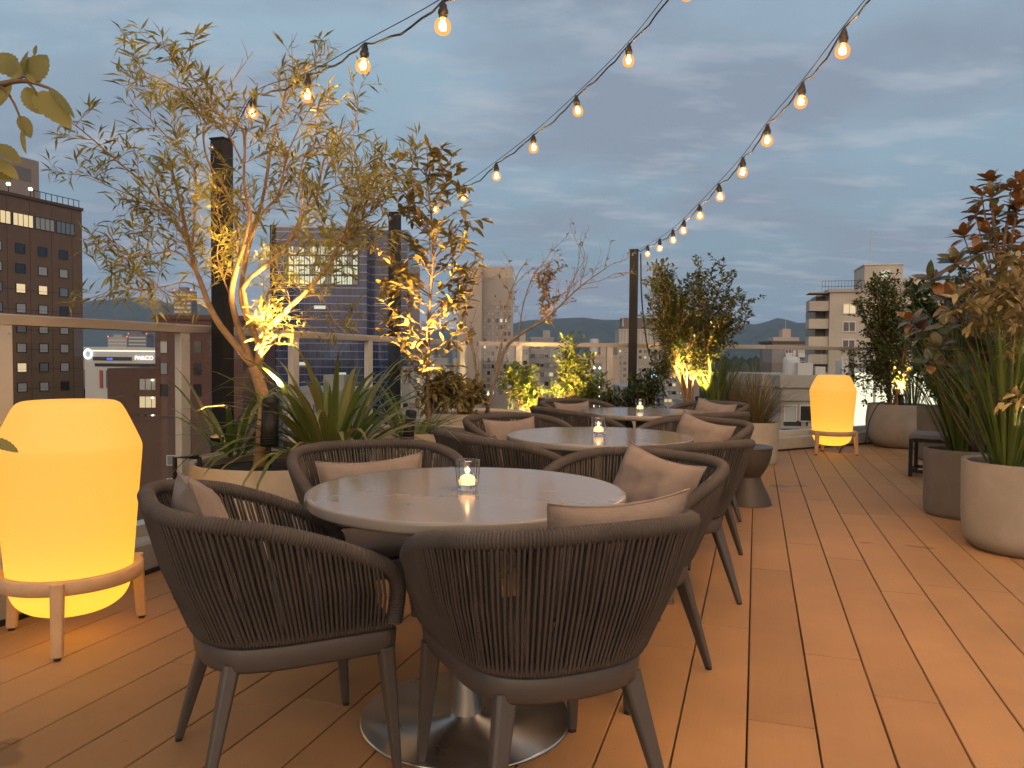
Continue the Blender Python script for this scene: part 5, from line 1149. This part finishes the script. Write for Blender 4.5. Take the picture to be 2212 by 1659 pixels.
b = MB(); b.tube([(xa+.9, 3, zp-GZ), (xa+.9, 3, zt(1887, 492, 84)-GZ)], .03, 5); b.tube([(xa+.9, 3, zp-GZ+2.4), (xa+1.15, 3, zp-GZ+2.4), (xa+1.15, 3, zp-GZ+2.9)], .03, 5); b.build('antenna', TS, B.o)
b = MB(); b.lathe([(0, 0), (.14, .1), (.14, .25), (0, .35)], 10, (xb+2.2, .6, z-GZ+.3)); b.build('wall_lamp', LAMPW, B.o)
# nearer buildings below the far railing
B, w_, z = midrise(1690, 1890, 838, 44, 'low beige building just beyond the far lantern', MB1, 3, 4, R(3), 0, 9, False, (1.0, 1.3))
b = MB(); b.lathe([(0, 0), (.5, 0), (.5, .9), (.42, 1.05), (0, 1.1)], 16, (1.6, 2.5, z-GZ+.7)); b.build('water_tank', TS, B.o)
b = MB(); b.bbox((-.1, -.12, z-GZ-.75), (w_+.1, -.001, z-GZ-.6)); b.bbox((-.1, -.12, z-GZ-2.35), (w_+.1, -.001, z-GZ-2.2)); b.build('ledge', TB, B.o)
for i, x in enumerate((.1, .27, .44, .61, .78, .93)): B.win(w_*x, z-1.95, .75, .95, PANED if i % 3 else BLIND, WHITE, fw=.05)
b = MB(); b.tube([(w_*.55, -.08, z-GZ-.8), (w_*.55, -.08, 2)], .05, 6); b.build('downpipe', TB, B.o)
for x, l_, h_ in ((.30, .9, .7), (.5, .6, .5), (.8, 1.1, .85)): B.block('roof_unit', TS, w_*x, w_*x+l_, 1.5, 2.3, z+.1, z+.7+h_)
midrise(1560, 1700, 905, 60, 'low grey house roof under the fountain grass', MB3, 2, 5, 0, .3)
B = Bld('floodlit_building', E(1836, 30), R(-25), 'brightly lit white building front behind the concrete pot', 'building'); w_ = (E(2080, 30)-E(1836, 30)).length
B.block('wall', WHITE, 0, w_, 0, 8, GZ, zt(1900, 798, 30)); b = MB(); b.bbox((.15, -.06, zt(1900, 975, 30)-GZ), (w_*.9, -.01, zt(1900, 806, 30)-GZ)); gw = b.build('glowing_front', emis('floodlit_wall_glow', (1, .93, .66), 1.5), B.o)  # floodlit wall; its brightness is put into this glowing sheet
b = MB()
for i in range(6): b.bbox((.1+i*w_*.17, -.12, zt(1900, 980, 30)-GZ), (.2+i*w_*.17, -.061, zt(1900, 802, 30)-GZ))
b.build('front_bars', WHITE, B.o)
# far wood and lights
def far_wood():
    random.seed(19); m = MB()
    for i in range(420):
        Y = rnd(500, 720); px = rnd(1535, 1790); p = E(px, Y); p.z = GZ; s = rnd(8, 16); h = rnd(10, 19) + (zt(px, 775, Y)-GZ-16)*rnd(.75, 1)
        vs = []; 
        for a in range(7): vs.append(p+Vector((s*math.cos(a*.9)*rnd(.7, 1.1), s*math.sin(a*.9)*rnd(.7, 1.1), h*.72)))
        vs.append(p+Vector((rnd(-2, 2), 0, h+rnd(0, 3)))); vs += [v+Vector((0, 0, -h*.72)) for v in vs[:7]]
        m.add(vs, [(a, (a+1) % 7, 7) for a in range(7)]+[(8+a, 8+(a+1) % 7, (a+1) % 7, a) for a in range(7)])
    tag(m.build('far_wood', mat('far_wood', (.03, .045, .028), .95, noise_s=.15, noise_a=.5)), 'dark far wood below the hills behind the grasses', 'wood', kind='stuff')
far_wood()
def far_city():
    random.seed(77); m = MB(); k = MB()
    for i in range(420):
        Y = rnd(480, 2600); px = rnd(-60, 2270); p = E(px, Y); h = rnd(8, 30)*(.7+Y/2600); s = rnd(8, 22)
        if 1540 < px < 1790 and Y < 900: continue
        m.mi = random.randint(0, 2); m.box((p.x, p.y, GZ+h/2), (s, rnd(8, 22), h))
        if rnd(0, 1) < .8:
            q = p+Vector((rnd(-s/2, s/2), -12, GZ+h*rnd(.3, .95))); k.mi = random.randint(0, 1); r_ = Y*rnd(.0004, .0009); k.box(q, (r_*2, r_, r_*1.2))
    tag(m.build('far_city', [MB1, MB3, TB]), 'mass of far city roofs below the hills', 'city', kind='stuff')
    tag(k.build('far_city_lights', [emis('far_warm', (1, .75, .4), 3), emis('far_white', (1, .95, .85), 3)]), 'tiny lights scattered over the far city', 'lights', kind='stuff')
far_city()
m = MB(); random.seed(6)
for i in range(16):
    p = E(1588+i*7.2, 480); m.box((p.x, p.y, zt(1640, 818, 480)), (1.2, .3, rnd(2.5, 4.2)))
tag(m.build('street_frontage', emis('frontage', (1, .95, .8), 3.2)), 'row of bright shop lights far off behind the fountain grass', 'lights')

# ------------------------------------------------------------------ air
hz = bpy.data.materials.new('haze'); hz.use_nodes = True; t = hz.node_tree; t.nodes.clear()
pv = N(t, 'ShaderNodeVolumePrincipled'); pv.inputs['Color'].default_value = (.50, .68, 1.0, 1); pv.inputs['Density'].default_value = 4.2e-5; pv.inputs['Anisotropy'].default_value = 0
ho = N(t, 'ShaderNodeOutputMaterial'); t.links.new(pv.outputs[0], ho.inputs['Volume'])
b = MB(); b.bbox((-9500, -7500, GZ-1), (9500, 11500, 460)); tag(b.build('haze', hz), 'evening haze over the city', 'haze', kind='stuff')
